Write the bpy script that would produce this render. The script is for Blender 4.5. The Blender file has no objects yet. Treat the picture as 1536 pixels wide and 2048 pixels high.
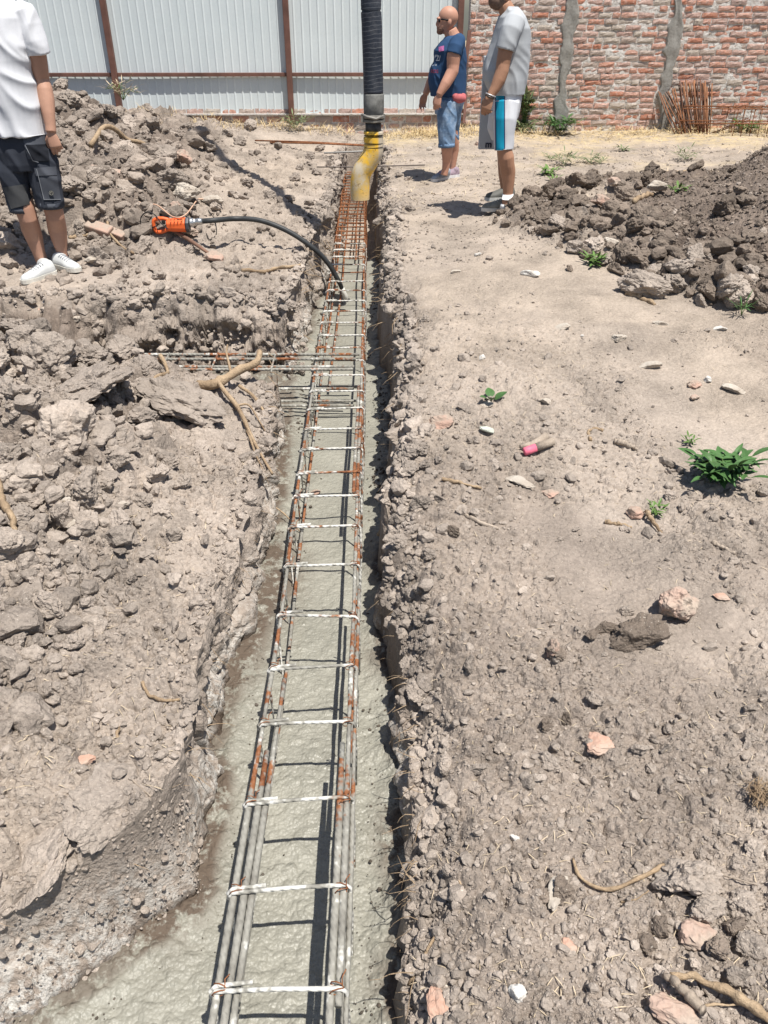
import bpy, math, random
import numpy as np
from mathutils import Vector, Matrix

# ------------------------------------------------------------------ camera, sky, sun, exposure
SC = bpy.context.scene
COL = SC.collection
TH = math.radians(32.4)
F = 1574.0
YAW = math.radians(0.86)
CAMZ = 1.6
cd = bpy.data.cameras.new('camera'); cam = bpy.data.objects.new('camera', cd); COL.objects.link(cam)
cam.location = (0, 0, CAMZ)
cam.rotation_euler = (math.pi/2 - TH, 0, -YAW)
cd.sensor_fit = 'VERTICAL'; cd.sensor_height = 36.0; cd.lens = F/2048*36.0
cd.clip_start = 0.02; cd.clip_end = 400
SC.camera = cam
SC.render.resolution_x = 768; SC.render.resolution_y = 1024
SUNDIR = Vector((-0.232, 0.284, -1.0)).normalized()          # the way the light travels
w = bpy.data.worlds.new('World'); SC.world = w; w.use_nodes = True
nt = w.node_tree; nt.nodes.clear()
sky = nt.nodes.new('ShaderNodeTexSky'); sky.sky_type = 'NISHITA'; sky.sun_disc = False
sky.sun_elevation = math.asin(-SUNDIR.z); sky.sun_rotation = math.atan2(-SUNDIR.x, -SUNDIR.y)
sky.air_density = 1.0; sky.dust_density = 1.2
bg = nt.nodes.new('ShaderNodeBackground'); bg.inputs['Strength'].default_value = 0.07
wo = nt.nodes.new('ShaderNodeOutputWorld')
nt.links.new(sky.outputs[0], bg.inputs[0]); nt.links.new(bg.outputs[0], wo.inputs[0])
sl = bpy.data.lights.new('sun', 'SUN'); sl.energy = 4.8; sl.angle = math.radians(0.5); sl.color = (1.0, 0.955, 0.885)
so = bpy.data.objects.new('sun', sl); COL.objects.link(so); so.rotation_euler = SUNDIR.to_track_quat('-Z', 'Y').to_euler()
SC.view_settings.view_transform = 'Standard'; SC.view_settings.look = 'None'
SC.view_settings.exposure = 0.53; SC.view_settings.gamma = 1.0
SC.cycles.max_bounces = 5; SC.cycles.diffuse_bounces = 3

random.seed(7); RNG = np.random.default_rng(7)

def ray(u, v):
    k = (1024-v)/F; x = (u-768)/F
    d = Vector((x, math.cos(TH)+k*math.sin(TH), -math.sin(TH)+k*math.cos(TH)))
    c, s = math.cos(YAW), math.sin(YAW)
    return Vector((d.x*c+d.y*s, -d.x*s+d.y*c, d.z))
def at(u, v, Y):
    "the point at distance Y along the trench that stands at this place of the photograph"
    d = ray(u, v); t = Y/d.y; return Vector((d.x*t, Y, CAMZ+d.z*t))
def atz(u, v, z):
    d = ray(u, v); t = (z-CAMZ)/d.z; return Vector((d.x*t, d.y*t, z))

# ------------------------------------------------------------------ noise
U32 = np.uint32
def _hu(ix, iy, iz, s):
    k = U32(((int(iz)*2147483647 if not isinstance(iz, np.ndarray) else 0)+s*1274126177) & 0xFFFFFFFF)
    n = ix*U32(374761393)+iy*U32(668265263)+k
    if isinstance(iz, np.ndarray): n = n+iz*U32(2147483647)
    n = (n ^ (n >> U32(13)))*U32(1274126177)
    n = (n ^ (n >> U32(16)))*U32(2246822519)
    return n ^ (n >> U32(15))
def _h(ix, iy, iz, s): return (_hu(ix, iy, iz, s) & U32(0xFFFFFF)).astype(np.float32)/np.float32(0xFFFFFF)
def _i(a): return np.floor(a).astype(np.int64).astype(np.uint32)
def vnoise(x, y, z=None, s=0):
    x, y = np.broadcast_arrays(np.atleast_1d(np.asarray(x, np.float64)), np.atleast_1d(np.asarray(y, np.float64)))
    shp = x.shape
    fx, fy = (x-np.floor(x)).astype(np.float32), (y-np.floor(y)).astype(np.float32)
    ix, iy = _i(x), _i(y); fx = fx*fx*(3-2*fx); fy = fy*fy*(3-2*fy)
    one = U32(1)
    def plane(iz):
        a = _h(ix, iy, iz, s); b = _h(ix+one, iy, iz, s); c = _h(ix, iy+one, iz, s); d = _h(ix+one, iy+one, iz, s)
        p = a+(b-a)*fx; q = c+(d-c)*fx; return p+(q-p)*fy
    if z is None: r = plane(0)
    else:
        z = np.broadcast_to(np.asarray(z, np.float64), shp); fz = (z-np.floor(z)).astype(np.float32); iz = _i(z); fz = fz*fz*(3-2*fz)
        p = plane(iz); q = plane(iz+one); r = p+(q-p)*fz
    r = r*2-1
    return r if r.size > 1 else r.reshape(())[()] if False else r
def fbm(x, y, z=None, o=4, s=0, g=0.5):
    r = 0; a = 1.0; f = 1.0
    for i in range(o):
        r = r + a*vnoise(x*f, y*f, None if z is None else z*f, s+i*17); a *= g; f *= 2.03
    return r
def clods(x, y, size, s=0, fill=0.8, squash=0.7, k=2.2):
    "angular crumbs and clods with gaps between them"
    px, py = np.broadcast_arrays(np.atleast_1d(np.asarray(x, float)/size), np.atleast_1d(np.asarray(y, float)/size))
    px = px+.16*vnoise(px*2.9, py*2.9, s=s+5); py = py+.16*vnoise(px*2.9+9, py*2.9+3, s=s+6)
    ix, iy = _i(px), _i(py); fx = (px-np.floor(px)).astype(np.float32); fy = (py-np.floor(py)).astype(np.float32)
    best = np.zeros(px.shape, np.float32); B = U32(255); q8 = np.float32(1/255)
    C4 = [np.cos(np.arange(256)/255*6.283+q*1.45).astype(np.float32) for q in range(4)]; S4 = [np.sin(np.arange(256)/255*6.283+q*1.45).astype(np.float32) for q in range(4)]
    for a in (-1, 0, 1):
        for b in (-1, 0, 1):
            H = _hu(ix+U32(a & 0xFFFFFFFF), iy+U32(b & 0xFFFFFFFF), 0, s)
            i0 = (H & B); i1 = (H >> U32(8)) & B; i2 = (H >> U32(16)) & B; i3 = (H >> U32(24))
            h0 = i0*q8; h1 = i1*q8; h2 = i2*q8; h3 = i3*q8
            r = (0.26+0.62*h3)*(h2 < fill); ri = 1/np.maximum(r, .05)
            dx, dy = (fx-a-h0)*ri, (fy-b-h1)*ri
            m = 0.75*(dx*dx+dy*dy)
            for q in range(4):
                m = np.maximum(m, (dx*C4[q][i2]+dy*S4[q][i2])*(.92+.35*((h1*7.3+q*.37) % 1)))
            hg = np.minimum((1-m)*k, .72+(h3-.5)*.8*dx+(h0-.5)*.8*dy)*r
            best = np.maximum(best, hg)
    return best*size*squash
def sstep(a, b, x):
    t = np.clip((np.asarray(x, float)-a)/(b-a), 0, 1); return t*t*(3-2*t)
def gauss(x, y, cx, cy, sx, sy, rot=0.0):
    c, s = math.cos(rot), math.sin(rot); dx, dy = x-cx, y-cy
    u = dx*c+dy*s; v = -dx*s+dy*c
    return np.exp(-(u/sx)**2-(v/sy)**2)

# ------------------------------------------------------------------ mesh helpers
def link(name, me, mat=None, parent=None, smooth=False):
    o = bpy.data.objects.new(name, me); COL.objects.link(o)
    if mat is not None and len(me.materials) == 0: me.materials.append(mat)
    if parent is not None: o.parent = parent
    if smooth is not None:
        me.polygons.foreach_set('use_smooth', np.full(len(me.polygons), bool(smooth)))
    return o
def mesh_np(name, V, Fq):
    V = np.asarray(V, np.float32); me = bpy.data.meshes.new(name)
    if isinstance(Fq, np.ndarray):
        n, k = Fq.shape
        me.vertices.add(len(V)); me.vertices.foreach_set('co', V.ravel())
        me.loops.add(n*k); me.loops.foreach_set('vertex_index', Fq.astype(np.int32).ravel())
        me.polygons.add(n); me.polygons.foreach_set('loop_start', np.arange(0, n*k, k, dtype=np.int32))
        me.update(calc_edges=True)
    else:
        me.from_pydata([tuple(map(float, v)) for v in V], [], Fq); me.update()
    return me
def tag(o, label=None, cat=None, group=None, kind=None):
    for k, v in (('label', label), ('category', cat), ('group', group), ('kind', kind)):
        if v: o[k] = v
    return o
def empty(name, loc, label, cat, group=None):
    o = bpy.data.objects.new(name, None); COL.objects.link(o); o.location = loc; o.empty_display_size = .1
    bpy.context.view_layer.update()
    return tag(o, label, cat, group)
class MB:
    def __init__(s): s.v = []; s.f = []
    def add(s, V, Fs):
        n = len(s.v); s.v += [tuple(map(float, p)) for p in V]; s.f += [tuple(i+n for i in f) for f in Fs]; return s
    def box(s, lo, hi):
        x0, y0, z0 = lo; x1, y1, z1 = hi
        return s.add([(x0,y0,z0),(x1,y0,z0),(x1,y1,z0),(x0,y1,z0),(x0,y0,z1),(x1,y0,z1),(x1,y1,z1),(x0,y1,z1)],
              [(0,3,2,1),(4,5,6,7),(0,1,5,4),(1,2,6,5),(2,3,7,6),(3,0,4,7)])
    def tube(s, pts, rad, n=10, ref=(0, 0, 1), cap=True):
        V, Fs = tube(pts, rad, n, ref, cap); return s.add(V, Fs)
    def build(s, name, mat, parent=None, smooth=False, world=True):
        V = np.array(s.v, float)
        if parent is not None and world:
            p = parent; off = np.zeros(3)
            while p is not None: off += np.array(p.location); p = p.parent
            V = V-off
        return link(name, mesh_np(name, V, s.f), mat, parent, smooth)
def tube(pts, rad, n=10, ref=(0, 0, 1), cap=True):
    P = [Vector(p) for p in pts]; V = []; Fs = []; ref = Vector(ref); m = len(P)
    for i, p in enumerate(P):
        t = (P[min(i+1, m-1)]-P[max(i-1, 0)])
        t = t.normalized() if t.length > 1e-9 else Vector((0, 0, 1))
        r = rad[i] if isinstance(rad, (list, tuple)) else rad
        a, b = r if isinstance(r, (list, tuple)) else (r, r)
        sd = ref-t*ref.dot(t)
        if sd.length < 1e-4: sd = Vector((1, 0, 0))-t*t.x
        if sd.length < 1e-4: sd = Vector((0, 1, 0))-t*t.y
        sd.normalize(); fw = t.cross(sd)
        for j in range(n):
            an = 2*math.pi*j/n
            V.append(p+sd*(a*math.cos(an))+fw*(b*math.sin(an)))
    for i in range(m-1):
        for j in range(n):
            k = (j+1) % n
            Fs.append((i*n+j, i*n+k, (i+1)*n+k, (i+1)*n+j))
    if cap:
        Fs.append(tuple(reversed(range(n)))); Fs.append(tuple((m-1)*n+j for j in range(n)))
    return V, Fs
def curve_pts(ctrl, n=24):
    "Catmull-Rom through the control points"
    P = [Vector(p) for p in ctrl]; P = [P[0]*2-P[1]]+P+[P[-1]*2-P[-2]]; out = []
    seg = len(P)-3; per = max(2, n//seg)
    for i in range(seg):
        a, b, c, d = P[i:i+4]
        for k in range(per+(1 if i == seg-1 else 0)):
            t = k/per
            out.append(0.5*((2*b)+(c-a)*t+(2*a-5*b+4*c-d)*t*t+(3*b-a-3*c+d)*t*t*t))
    return out

# ------------------------------------------------------------------ materials
class Mat:
    def __init__(s, name, rough=0.9, spec=0.2, metal=0.0):
        s.m = bpy.data.materials.new(name); s.m.use_nodes = True; s.t = s.m.node_tree; s.n = s.t.nodes
        s.b = s.n['Principled BSDF']; s.b.inputs['Roughness'].default_value = rough
        s.b.inputs['Specular IOR Level'].default_value = spec; s.b.inputs['Metallic'].default_value = metal
        s.tc = s.n.new('ShaderNodeTexCoord').outputs['Object']; s.h = None
    def L(s, a, b): s.t.links.new(a, b)
    def noise(s, scale, detail=5, rough=0.6, vec=None, dist=0.0):
        n = s.n.new('ShaderNodeTexNoise'); n.inputs['Scale'].default_value = scale; n.inputs['Detail'].default_value = detail
        n.inputs['Roughness'].default_value = rough; n.inputs['Distortion'].default_value = dist; s.L(vec or s.tc, n.inputs['Vector']); return n.outputs['Fac']
    def vor(s, scale, feat='F1', out='Distance', vec=None, rnd=1.0):
        n = s.n.new('ShaderNodeTexVoronoi'); n.feature = feat; n.inputs['Scale'].default_value = scale; n.inputs['Randomness'].default_value = rnd
        s.L(vec or s.tc, n.inputs['Vector']); return n.outputs[out]
    def ramp(s, fac, stops, interp='LINEAR'):
        n = s.n.new('ShaderNodeValToRGB'); s.L(fac, n.inputs[0]); cr = n.color_ramp; cr.interpolation = interp
        while len(cr.elements) < len(stops): cr.elements.new(0.5)
        for e, (p, c) in zip(cr.elements, stops):
            e.position = p; e.color = (c, c, c, 1) if not isinstance(c, (tuple, list)) else (*c, 1)
        return n.outputs[0]
    def mix(s, fac, a, b, mode='MIX'):
        n = s.n.new('ShaderNodeMix'); n.data_type = 'RGBA'; n.blend_type = mode; n.clamp_factor = True; n.clamp_result = False
        for q, sock, val in ((0, n.inputs[0], fac), (6, n.inputs[6], a), (7, n.inputs[7], b)):
            if isinstance(val, (int, float)): sock.default_value = val if q == 0 else (val, val, val, 1)
            elif isinstance(val, tuple): sock.default_value = (*val, 1)
            else: s.L(val, sock)
        return n.outputs[2]
    def math(s, op, a, b=None, c=None, clamp=False):
        n = s.n.new('ShaderNodeMath'); n.operation = op; n.use_clamp = clamp
        for i, val in enumerate((a, b, c)):
            if val is None: continue
            if isinstance(val, (int, float)): n.inputs[i].default_value = val
            else: s.L(val, n.inputs[i])
        return n.outputs[0]
    def maprange(s, v, a, b, lo=0.0, hi=1.0):
        n = s.n.new('ShaderNodeMapRange'); s.L(v, n.inputs[0])
        for i, q in enumerate((a, b, lo, hi)): n.inputs[i+1].default_value = q
        return n.outputs[0]
    def xyz(s, vec=None):
        n = s.n.new('ShaderNodeSeparateXYZ'); s.L(vec or s.tc, n.inputs[0]); return n.outputs
    def mapping(s, scale=(1, 1, 1), rot=(0, 0, 0), loc=(0, 0, 0)):
        n = s.n.new('ShaderNodeMapping'); n.inputs['Scale'].default_value = scale; n.inputs['Rotation'].default_value = rot
        n.inputs['Location'].default_value = loc; s.L(s.tc, n.inputs[0]); return n.outputs[0]
    def geo(s, out): return s.n.new('ShaderNodeNewGeometry').outputs[out]
    def rand(s): return s.n.new('ShaderNodeObjectInfo').outputs['Random']
    def attr(s, name):
        n = s.n.new('ShaderNodeAttribute'); n.attribute_name = name; return n.outputs['Fac']
    def bump(s, height, strength=0.5, dist=0.01):
        n = s.n.new('ShaderNodeBump'); n.inputs['Strength'].default_value = strength; n.inputs['Distance'].default_value = dist
        s.L(height, n.inputs['Height'])
        if s.h is not None: s.L(s.h, n.inputs['Normal'])
        s.h = n.outputs[0]; s.L(s.h, s.b.inputs['Normal']); return s
    def col(s, c):
        if isinstance(c, tuple): s.b.inputs['Base Color'].default_value = (*c, 1)
        else: s.L(c, s.b.inputs['Base Color'])
        return s
def simple(name, c, rough=0.8, spec=0.3, metal=0.0, var=0.15, scale=30, bump=0.0, bscale=80):
    m = Mat(name, rough, spec, metal)
    lo = tuple(x*(1-var) for x in c); hi = tuple(min(1, x*(1+var)) for x in c)
    m.col(m.ramp(m.noise(scale), [(0.3, lo), (0.7, hi)]))
    if bump: m.bump(m.noise(bscale, 4), bump, 0.004)
    return m.m

def soil_mat(name, base=(0.362, 0.308, 0.261), loose=False):
    m = Mat(name, 0.95, 0.08); m.tc = m.geo('Position')
    d, l = tuple(c*0.66 for c in base), tuple(min(1, c*1.22) for c in base)
    c = m.ramp(m.noise(2.2, 5, .7), [(0.28, d), (0.5, base), (0.74, l)])
    fine = m.noise(60, 4, .75)
    c = m.mix(0.75, c, m.ramp(fine, [(0.25, 0.60), (0.55, 1.0), (0.8, 1.28)]), 'MULTIPLY')
    g = m.noise(150, 1, .5)
    c = m.mix(m.ramp(g, [(0.70, 0.0), (0.74, 1.0)]), c, (0.52, 0.465, 0.40))
    if not loose:
        dk = m.attr('moist')
        c = m.mix(dk, c, m.mix(1.0, c, (0.47, 0.44, 0.43), 'MULTIPLY'))
        st = m.attr('straw')
        sn = m.ramp(m.noise(9, 3, .7), [(0.35, 0.0), (0.62, 1.0)])
        c = m.mix(m.math('MULTIPLY', st, sn), c, (0.50, 0.40, 0.235))
        c = m.mix(m.attr('dust'), c, m.mix(1.0, c, (1.03, 1.015, .98), 'MULTIPLY'))
        cem = m.attr('splash')
        sp = m.ramp(m.noise(26, 4, .75), [(0.42, 0.0), (0.56, 1.0)])
        c = m.mix(m.math('MULTIPLY', cem, sp), c, (0.56, 0.545, 0.51))
        wet = m.attr('wet')
        c = m.mix(wet, c, (0.085, 0.065, 0.05))
    else:
        r = m.rand(); ri = m.geo('Random Per Island')
        k = m.math('FRACT', m.math('ADD', r, ri))
        c = m.mix(1.0, c, m.ramp(k, [(0, 0.78), (1, 1.16)]), 'MULTIPLY')
        if loose == 'dark': pass
    m.col(c)
    inv = lambda h: m.math('SUBTRACT', 1.0, h)
    pt = m.ramp(m.noise(1.6, 3, .65), [(0.40, .30), (0.58, 1.0)])
    m.bump(m.math('MULTIPLY', m.noise(26, 5, .78), pt), 0.9, 0.022)
    m.bump(m.math('MULTIPLY', inv(m.vor(70, 'F1')), pt), 0.45, 0.010)
    m.bump(m.noise(190, 2, .75), 0.55, 0.004)
    return m.m
M = {}
M['soil'] = soil_mat('soil')
M['clod'] = soil_mat('dry_clod', (0.365, 0.312, 0.266), loose=True)
M['clod_mid'] = soil_mat('half_dry_clod', (0.30, 0.252, 0.212), loose=True)
M['clod_dark'] = soil_mat('moist_clod', (0.218, 0.177, 0.144), loose=True)

# ------------------------------------------------------------------ terrain shape
ZC = -0.705                                       # level of the wet concrete
YB0, YB1 = 4.66, 5.55                             # the side trench that joins from the left
def xl_lip(y):
    y = np.asarray(y, float)
    x = -0.575-np.clip(1.42-y, 0, 2)*0.95-0.20*sstep(1.65, 1.2, y)
    x = x-.04*sstep(3.2, 4.0, y)*sstep(6.5, 5.8, y)-.04*sstep(1.3, 1.0, y)+0.03*np.sin(y*2.1)+0.035*vnoise(y*1.3, y*0, s=3)
    x = x+.022*vnoise(y*9, y*0, s=4)+.010*vnoise(y*27, y*0, s=5)+sstep(6.6, 9.2, y)*0.17
    return x
def xl_base(y):
    y = np.asarray(y, float)
    return xl_lip(y)+0.035+0.20*sstep(1.65, 1.2, y)
def xr_lip(y):
    y = np.asarray(y, float)
    return 0.10+0.030*np.sin(y*1.7+.4)+0.03*vnoise(y*1.6, y*0, s=9)+.028*vnoise(y*6.5, y*0, s=8)+.014*vnoise(y*19, y*0, s=7)-0.035*sstep(2, .8, y)
def xr_base(y): return xr_lip(y)-0.012
def base_left(x, y):
    d = np.clip(xl_lip(y)-x, 0, 50)               # distance back from the trench
    near = -0.36+0.20*sstep(0.15, 1.5, d)+0.12*sstep(1.2, 3.0, d)-0.10*sstep(1.6, 1.0, y)*sstep(1.2, 0.0, d)
    near = near+0.10*gauss(x, y, -1.6, 2.9, .75, .9)+0.07*gauss(x, y, -2.1, 4.1, .8, .5)
    mid = -0.20+0.06*sstep(0.1, 1.2, d)+0.14*sstep(6.2, 8.2, y)*1.0
    z = near+(mid-near)*sstep(YB0+.35, YB0+.55, y)
    # the big spoil heap along the far left
    ux = x+0.12*(y-9)
    hp = 0.80*sstep(-1.25, -4.3, ux+0.30*(y-10))*sstep(6.2, 10.8, y-0.25*(x+2.5))
    hp = hp*(1-0.72*sstep(11.6, 13.3, y))
    z = z+hp*(1+.14*fbm(x*.9, y*.9, s=31, o=3))+0.14*gauss(x, y, -1.95, 10.6, .5, .7)
    z = z+0.13*sstep(11.8, 13.4, y)
    z = z+0.16*gauss(x, y, -2.55, 7.6, .75, .6)
    return z
def heap_mask(x, y):
    "where the left ground is loose heaped clods rather than trodden"
    a = sstep(0.25, 0.75, -x-0.60-0.10*np.abs(y-3.2)+.15*vnoise(x*2, y*2, s=46))*sstep(YB0+.2, YB0-.3, y)*sstep(1.2, 2.0, y-0.3*(x+1))
    b = sstep(6.0, 7.2, y-0.2*(x+2.5))*sstep(-1.35, -2.2, x+0.10*(y-8))
    return np.clip(a+b, 0, 1)
def pile_d(x, y): return np.hypot(x-5.2, (y-6.6)/1.12)+.10*vnoise(x*1.1, y*1.1, s=47)
def pile_h(x, y): return np.interp(pile_d(x, y), [0, 1.2, 1.93, 2.2, 2.46, 2.75, 3.05, 3.4], [1.7, 1.10, .52, .30, .14, .05, .015, 0])
def pile_mask(x, y): return sstep(3.25, 2.75, pile_d(x, y))
def ridge_mask(x, y):
    a = gauss(x, y, 2.66, 8.75, .95, .38, -0.08)+0.9*gauss(x, y, 1.75, 7.3, .6, .85, 0.5)+.95*gauss(x, y, 2.1, 6.2, .5, 1.0, .55)+.9*gauss(x, y, 2.75, 5.35, .6, .42, -.3)
    return np.clip(sstep(.30, .65, a), 0, 1)
def base_right(x, y):
    d = np.clip(x-xr_lip(y), 0, 50)
    z = -0.34+0.34*sstep(0.8, 6.5, y)+0.02*sstep(.3, 1.5, d)+0.03*sstep(10, 13.4, y)
    z = z+0.045*fbm(x*.55, y*.55, s=44, o=3)
    z = z+pile_h(x, y)
    z = z+0.03*ridge_mask(x, y)
    return z
def detail(x, y, side):
    "side -1 left, +1 right: the finer relief"
    r = np.hypot(x, y)
    if side < 0:
        hm = heap_mask(x, y); near = sstep(4.5, 3.5, y); far = sstep(6, 7, y)
        z = hm*(clods(x, y, .36, 11, .8, .50)*(.85+.5*far)+1.1*clods(x+.3, y, .17, 12, .85, .60))
        z = z+(1-hm)*clods(x, y, .42, 28, .8, .20, 5)*near
        lump = sstep(-.35, .3, fbm(x*1.5, y*1.5, s=60, o=2)+.6*hm)
        z = z+(.25+.75*lump)*(clods(x, y+.2, .085, 13, .8, .60)+.8*clods(x, y, .045, 10, .75, .6))
        z = z+(.4+.6*lump)*clods(x, y, .024, 14, .75, .6)*sstep(8, 4, r)
        z = z+.020*fbm(x*3, y*3, s=21, o=5, g=.62)
        e = np.exp(-np.clip(xl_lip(y)-x, 0, 9)/.12)
        z = z+e*(clods(x, y, .13, 29, .8, .55)-.05)*sstep(1.5, 2.0, y)
    else:
        pm = pile_mask(x, y); rm = ridge_mask(x, y)
        z = rm*(.42*clods(x, y, .34, 15, .8, .62)+.8*clods(x+.3, y, .15, 16, .85, .7))
        z = z+np.maximum(pm, rm)*(.8*clods(x, y, .12, 17, .35, .5)+clods(x, y, .04, 18, .7, .5))
        rub = sstep(-.25, .35, fbm(x*1.1, y*1.1, s=61, o=3)+.35*sstep(2.6, 1.2, y)-.25*sstep(3.0, 5.0, y)-.35*gauss(x, y, .55, 1.05, .3, .2))
        z = z+(.15+.85*rub)*(clods(x, y, .075, 19, .5, .5)*sstep(6, 2.5, y)+clods(x, y, .034, 20, .75, .6)*sstep(8, 3, y)+clods(x, y, .017, 24, .75, .6)*sstep(3.6, 2, y))
        z = z+.010*fbm(x*4, y*4, s=22, o=5, g=.62)+.014*fbm(x*1.3, y*1.3, s=23, o=2)
        dl = np.clip(x-xr_lip(y), 0, 9); z = z-(.15+.05*vnoise(y*2.2, y*0, s=48))*np.exp(-(dl/(.075+.035*vnoise(y*1.3, y*0, s=49)))**1.5)
        e = np.exp(-dl/.13)
        z = z+e*(1.15*clods(x, y, .16, 25, .8, .75)+clods(x, y, .055, 27, .85, .7)-.07+.04*vnoise(x*6, y*6, s=26))
    return z
def branch_cut(x, y):
    "1 inside the side trench"
    wob = .05*vnoise(x*2.3, x*0, s=51)+.03*vnoise(x*7, x*0, s=52)
    wob2 = .06*vnoise(x*2.1, x*0, s=53)+.03*vnoise(x*7, x*0, s=54)
    wob2 = wob2+.05*vnoise(x*9, y*9, s=55)+.05*vnoise(x*21, y*5, s=56)
    return sstep(YB0+wob-.025, YB0+wob+.02, y)*(1-sstep(YB1+wob2-.10, YB1+wob2+.20, y))
def ground_left(x, y):
    z = base_left(x, y)+detail(x, y, -1)
    c = branch_cut(x, y)
    return z*(1-c)+(-0.86)*c
def ground_right(x, y): return base_right(x, y)+detail(x, y, 1)
def gz(x, y):
    x = float(x); y = float(y); a = np.array([x]); b = np.array([y])
    return float((ground_left(a, b) if x < -0.25 else ground_right(a, b))[0])
def gzn(x, y):
    return np.where(x < -0.25, ground_left(x, y), ground_right(x, y))

def build_ground():
    # rows: dense near the camera, even further away
    ys = list(np.linspace(-1.5, .80, 60))
    y = .80
    while y < 14.6:
        ys.append(y); y += min(max(0.00135*(y*y+3.6)/1.9*.62, .0026), 0.020)
    ys += list(np.linspace(YB0-.09, YB0+.09, 26))+list(np.linspace(YB1-.2, YB1+.33, 60))
    ys += list(np.linspace(14.7, 60, 24))
    ys = np.unique(np.round(np.array(ys), 5)); R = len(ys)
    Y = ys[:, None]
    NL, NW, NF, NR = 520, 64, 16, 500
    s = np.linspace(1, 0, NL)[None, :]; sl_ = s**1.25
    smx = lambda f: f(Y)+0*sl_
    sm = lambda f: np.convolve(np.pad(f(ys), 15, 'edge'), np.ones(31)/31, 'valid')[:, None]
    kl = np.exp(-sl_*25); XL = sm(xl_lip)*(1-kl)+xl_lip(Y)*kl-sl_*(1.55+.80*np.clip(Y, 0, 60)+np.clip(Y-15, 0, 60))
    YL = np.broadcast_to(Y, XL.shape)
    ZL = ground_left(XL, YL)
    s = np.linspace(0, 1, NR)[None, :]**1.25
    kr = np.exp(-s*25); XR = sm(xr_lip)*(1-kr)+xr_lip(Y)*kr+s*(1.45+.80*np.clip(Y, 0, 60)+np.clip(Y-15, 0, 60))
    YR = np.broadcast_to(Y, XR.shape); ZR = ground_right(XR, YR)
    end = sstep(12.55, 12.75, Y)                                   # far end of the trench
    floor = np.where(Y < 9.25, ZC-.22, -1.02)+0*Y
    fl = floor*(1-end)+end*0.5*(ZL[:, -1:]+ZR[:, :1])
    t = np.linspace(0, 1, NW+2)[None, 1:-1]
    YW = np.broadcast_to(Y, (R, NW))
    def wall(x0, x1, z0, sg, sd):
        tz = t**1.0
        Z = z0+(fl-z0)*tz
        Xb = x0+(x1-x0)*sstep(0, .8, tz)
        amp = sstep(0, .08, tz)*(1-end)*(1 if sg < 0 else .15+.85*sstep(1.45, 1.9, YW))
        n = .050*fbm(YW*2.2, Z*3.2, s=sd, o=3)+.9*clods(YW, Z*1.3, .16, sd+1, .7, .35)+clods(YW, Z, .055, sd+2, .8, .45)+.6*clods(YW, Z, .024, sd+3, .8, .5)-.045
        n = n-0.05*np.exp(-(vnoise(YW*1.9, Z*2.4, s=sd+7)/.05)**2)*sstep(.0, .3, vnoise(YW*1.1, Z, s=sd+9))
        nz_ = (clods(Xb*1., YW*1., .14, sd+11, .8, .45)+1.2*clods(Xb, YW, .05, sd+14, .85, .6)+1.2*clods(Xb, YW, .022, sd+12, .85, .6)-.04+.025*fbm(Xb*5, YW*5, s=sd+13, o=4))*sstep(1.75, 1.3, YW)*(sg > 0)
        return Xb+sg*n*amp*(1-.3*tz), Z+.02*fbm(YW*8, Z*8, s=sd+4, o=2)*amp+nz_*sstep(0, .1, tz)
    XWL, ZWL = wall(xl_lip(Y), xl_base(Y), ZL[:, -1:], 1, 70)
    XWR, ZWR = wall(xr_lip(Y), xr_base(Y), ZR[:, :1], -1, 90)
    s = np.linspace(0, 1, NF+2)[None, 1:-1]
    XF = XWL[:, -1:]+(XWR[:, :1]-XWL[:, -1:])*s
    YF = np.broadcast_to(Y, XF.shape)
    ZF = fl+.02*fbm(XF*6, YF*6, s=5, o=3)*(1-end)+end*(.03*fbm(XF*4, YF*4, s=6, o=4)+clods(XF, YF, .08, 7, .7, .5))
    X = np.hstack([XL, XWL, XF, XWR, XR]); Z = np.hstack([ZL, ZWL, ZF, ZWR, ZR]); C = X.shape[1]
    Yf = np.broadcast_to(Y, X.shape)
    bc = branch_cut(X, Yf)*(X < -.5); bc = 4*bc*(1-bc)
    Yf = Yf-bc*(.10*fbm(X*4, Z*7, s=57, o=3)+.8*clods(X, Z, .13, 58, .8, .6)+clods(X, Z, .05, 59, .8, .6))
    V = np.stack([X, Yf, Z], -1).reshape(-1, 3)
    i = np.arange(R-1)[:, None]*C+np.arange(C-1)[None, :]
    Fq = np.stack([i, i+1, i+C+1, i+C], -1).reshape(-1, 4)
    me = mesh_np('ground', V, Fq)
    x, y, z = V.T
    side = np.zeros((R, C)); side[:, :NL+NW] = -1; side[:, NL+NW+NF:] = 1; side = side.ravel()
    isw = np.zeros((R, C)); isw[:, NL:NL+NW] = 1; isw[:, NL+NW+NF:NL+2*NW+NF] = 1; isw = isw.ravel()
    n1 = fbm(x*1.2, y*1.2, s=101, o=4)
    moist = np.where(side > 0, .92*pile_mask(x, y)+.65*ridge_mask(x, y)*sstep(-.4, .4, n1+.3), .45*heap_mask(x, y)*sstep(-.4, .3, n1)+.35*heap_mask(x, y)*sstep(6, 7, y))
    moist = moist+.25*isw*sstep(-.2, .4, n1)+.50*(side < 0)*sstep(.0, .35, n1)*sstep(5.3, 5.5, y)*sstep(5.9, 5.6, y)
    moist = moist+.30*(side > 0)*sstep(.15, .6, fbm(x*.8, y*.8, s=103, o=3))*sstep(6, 3, y)
    br = ((y > YB0-.1) & (y < YB1+.1) & (x < -.55))
    moist = np.clip(moist+.35*br*(z < -.2), 0, 1)
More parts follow.
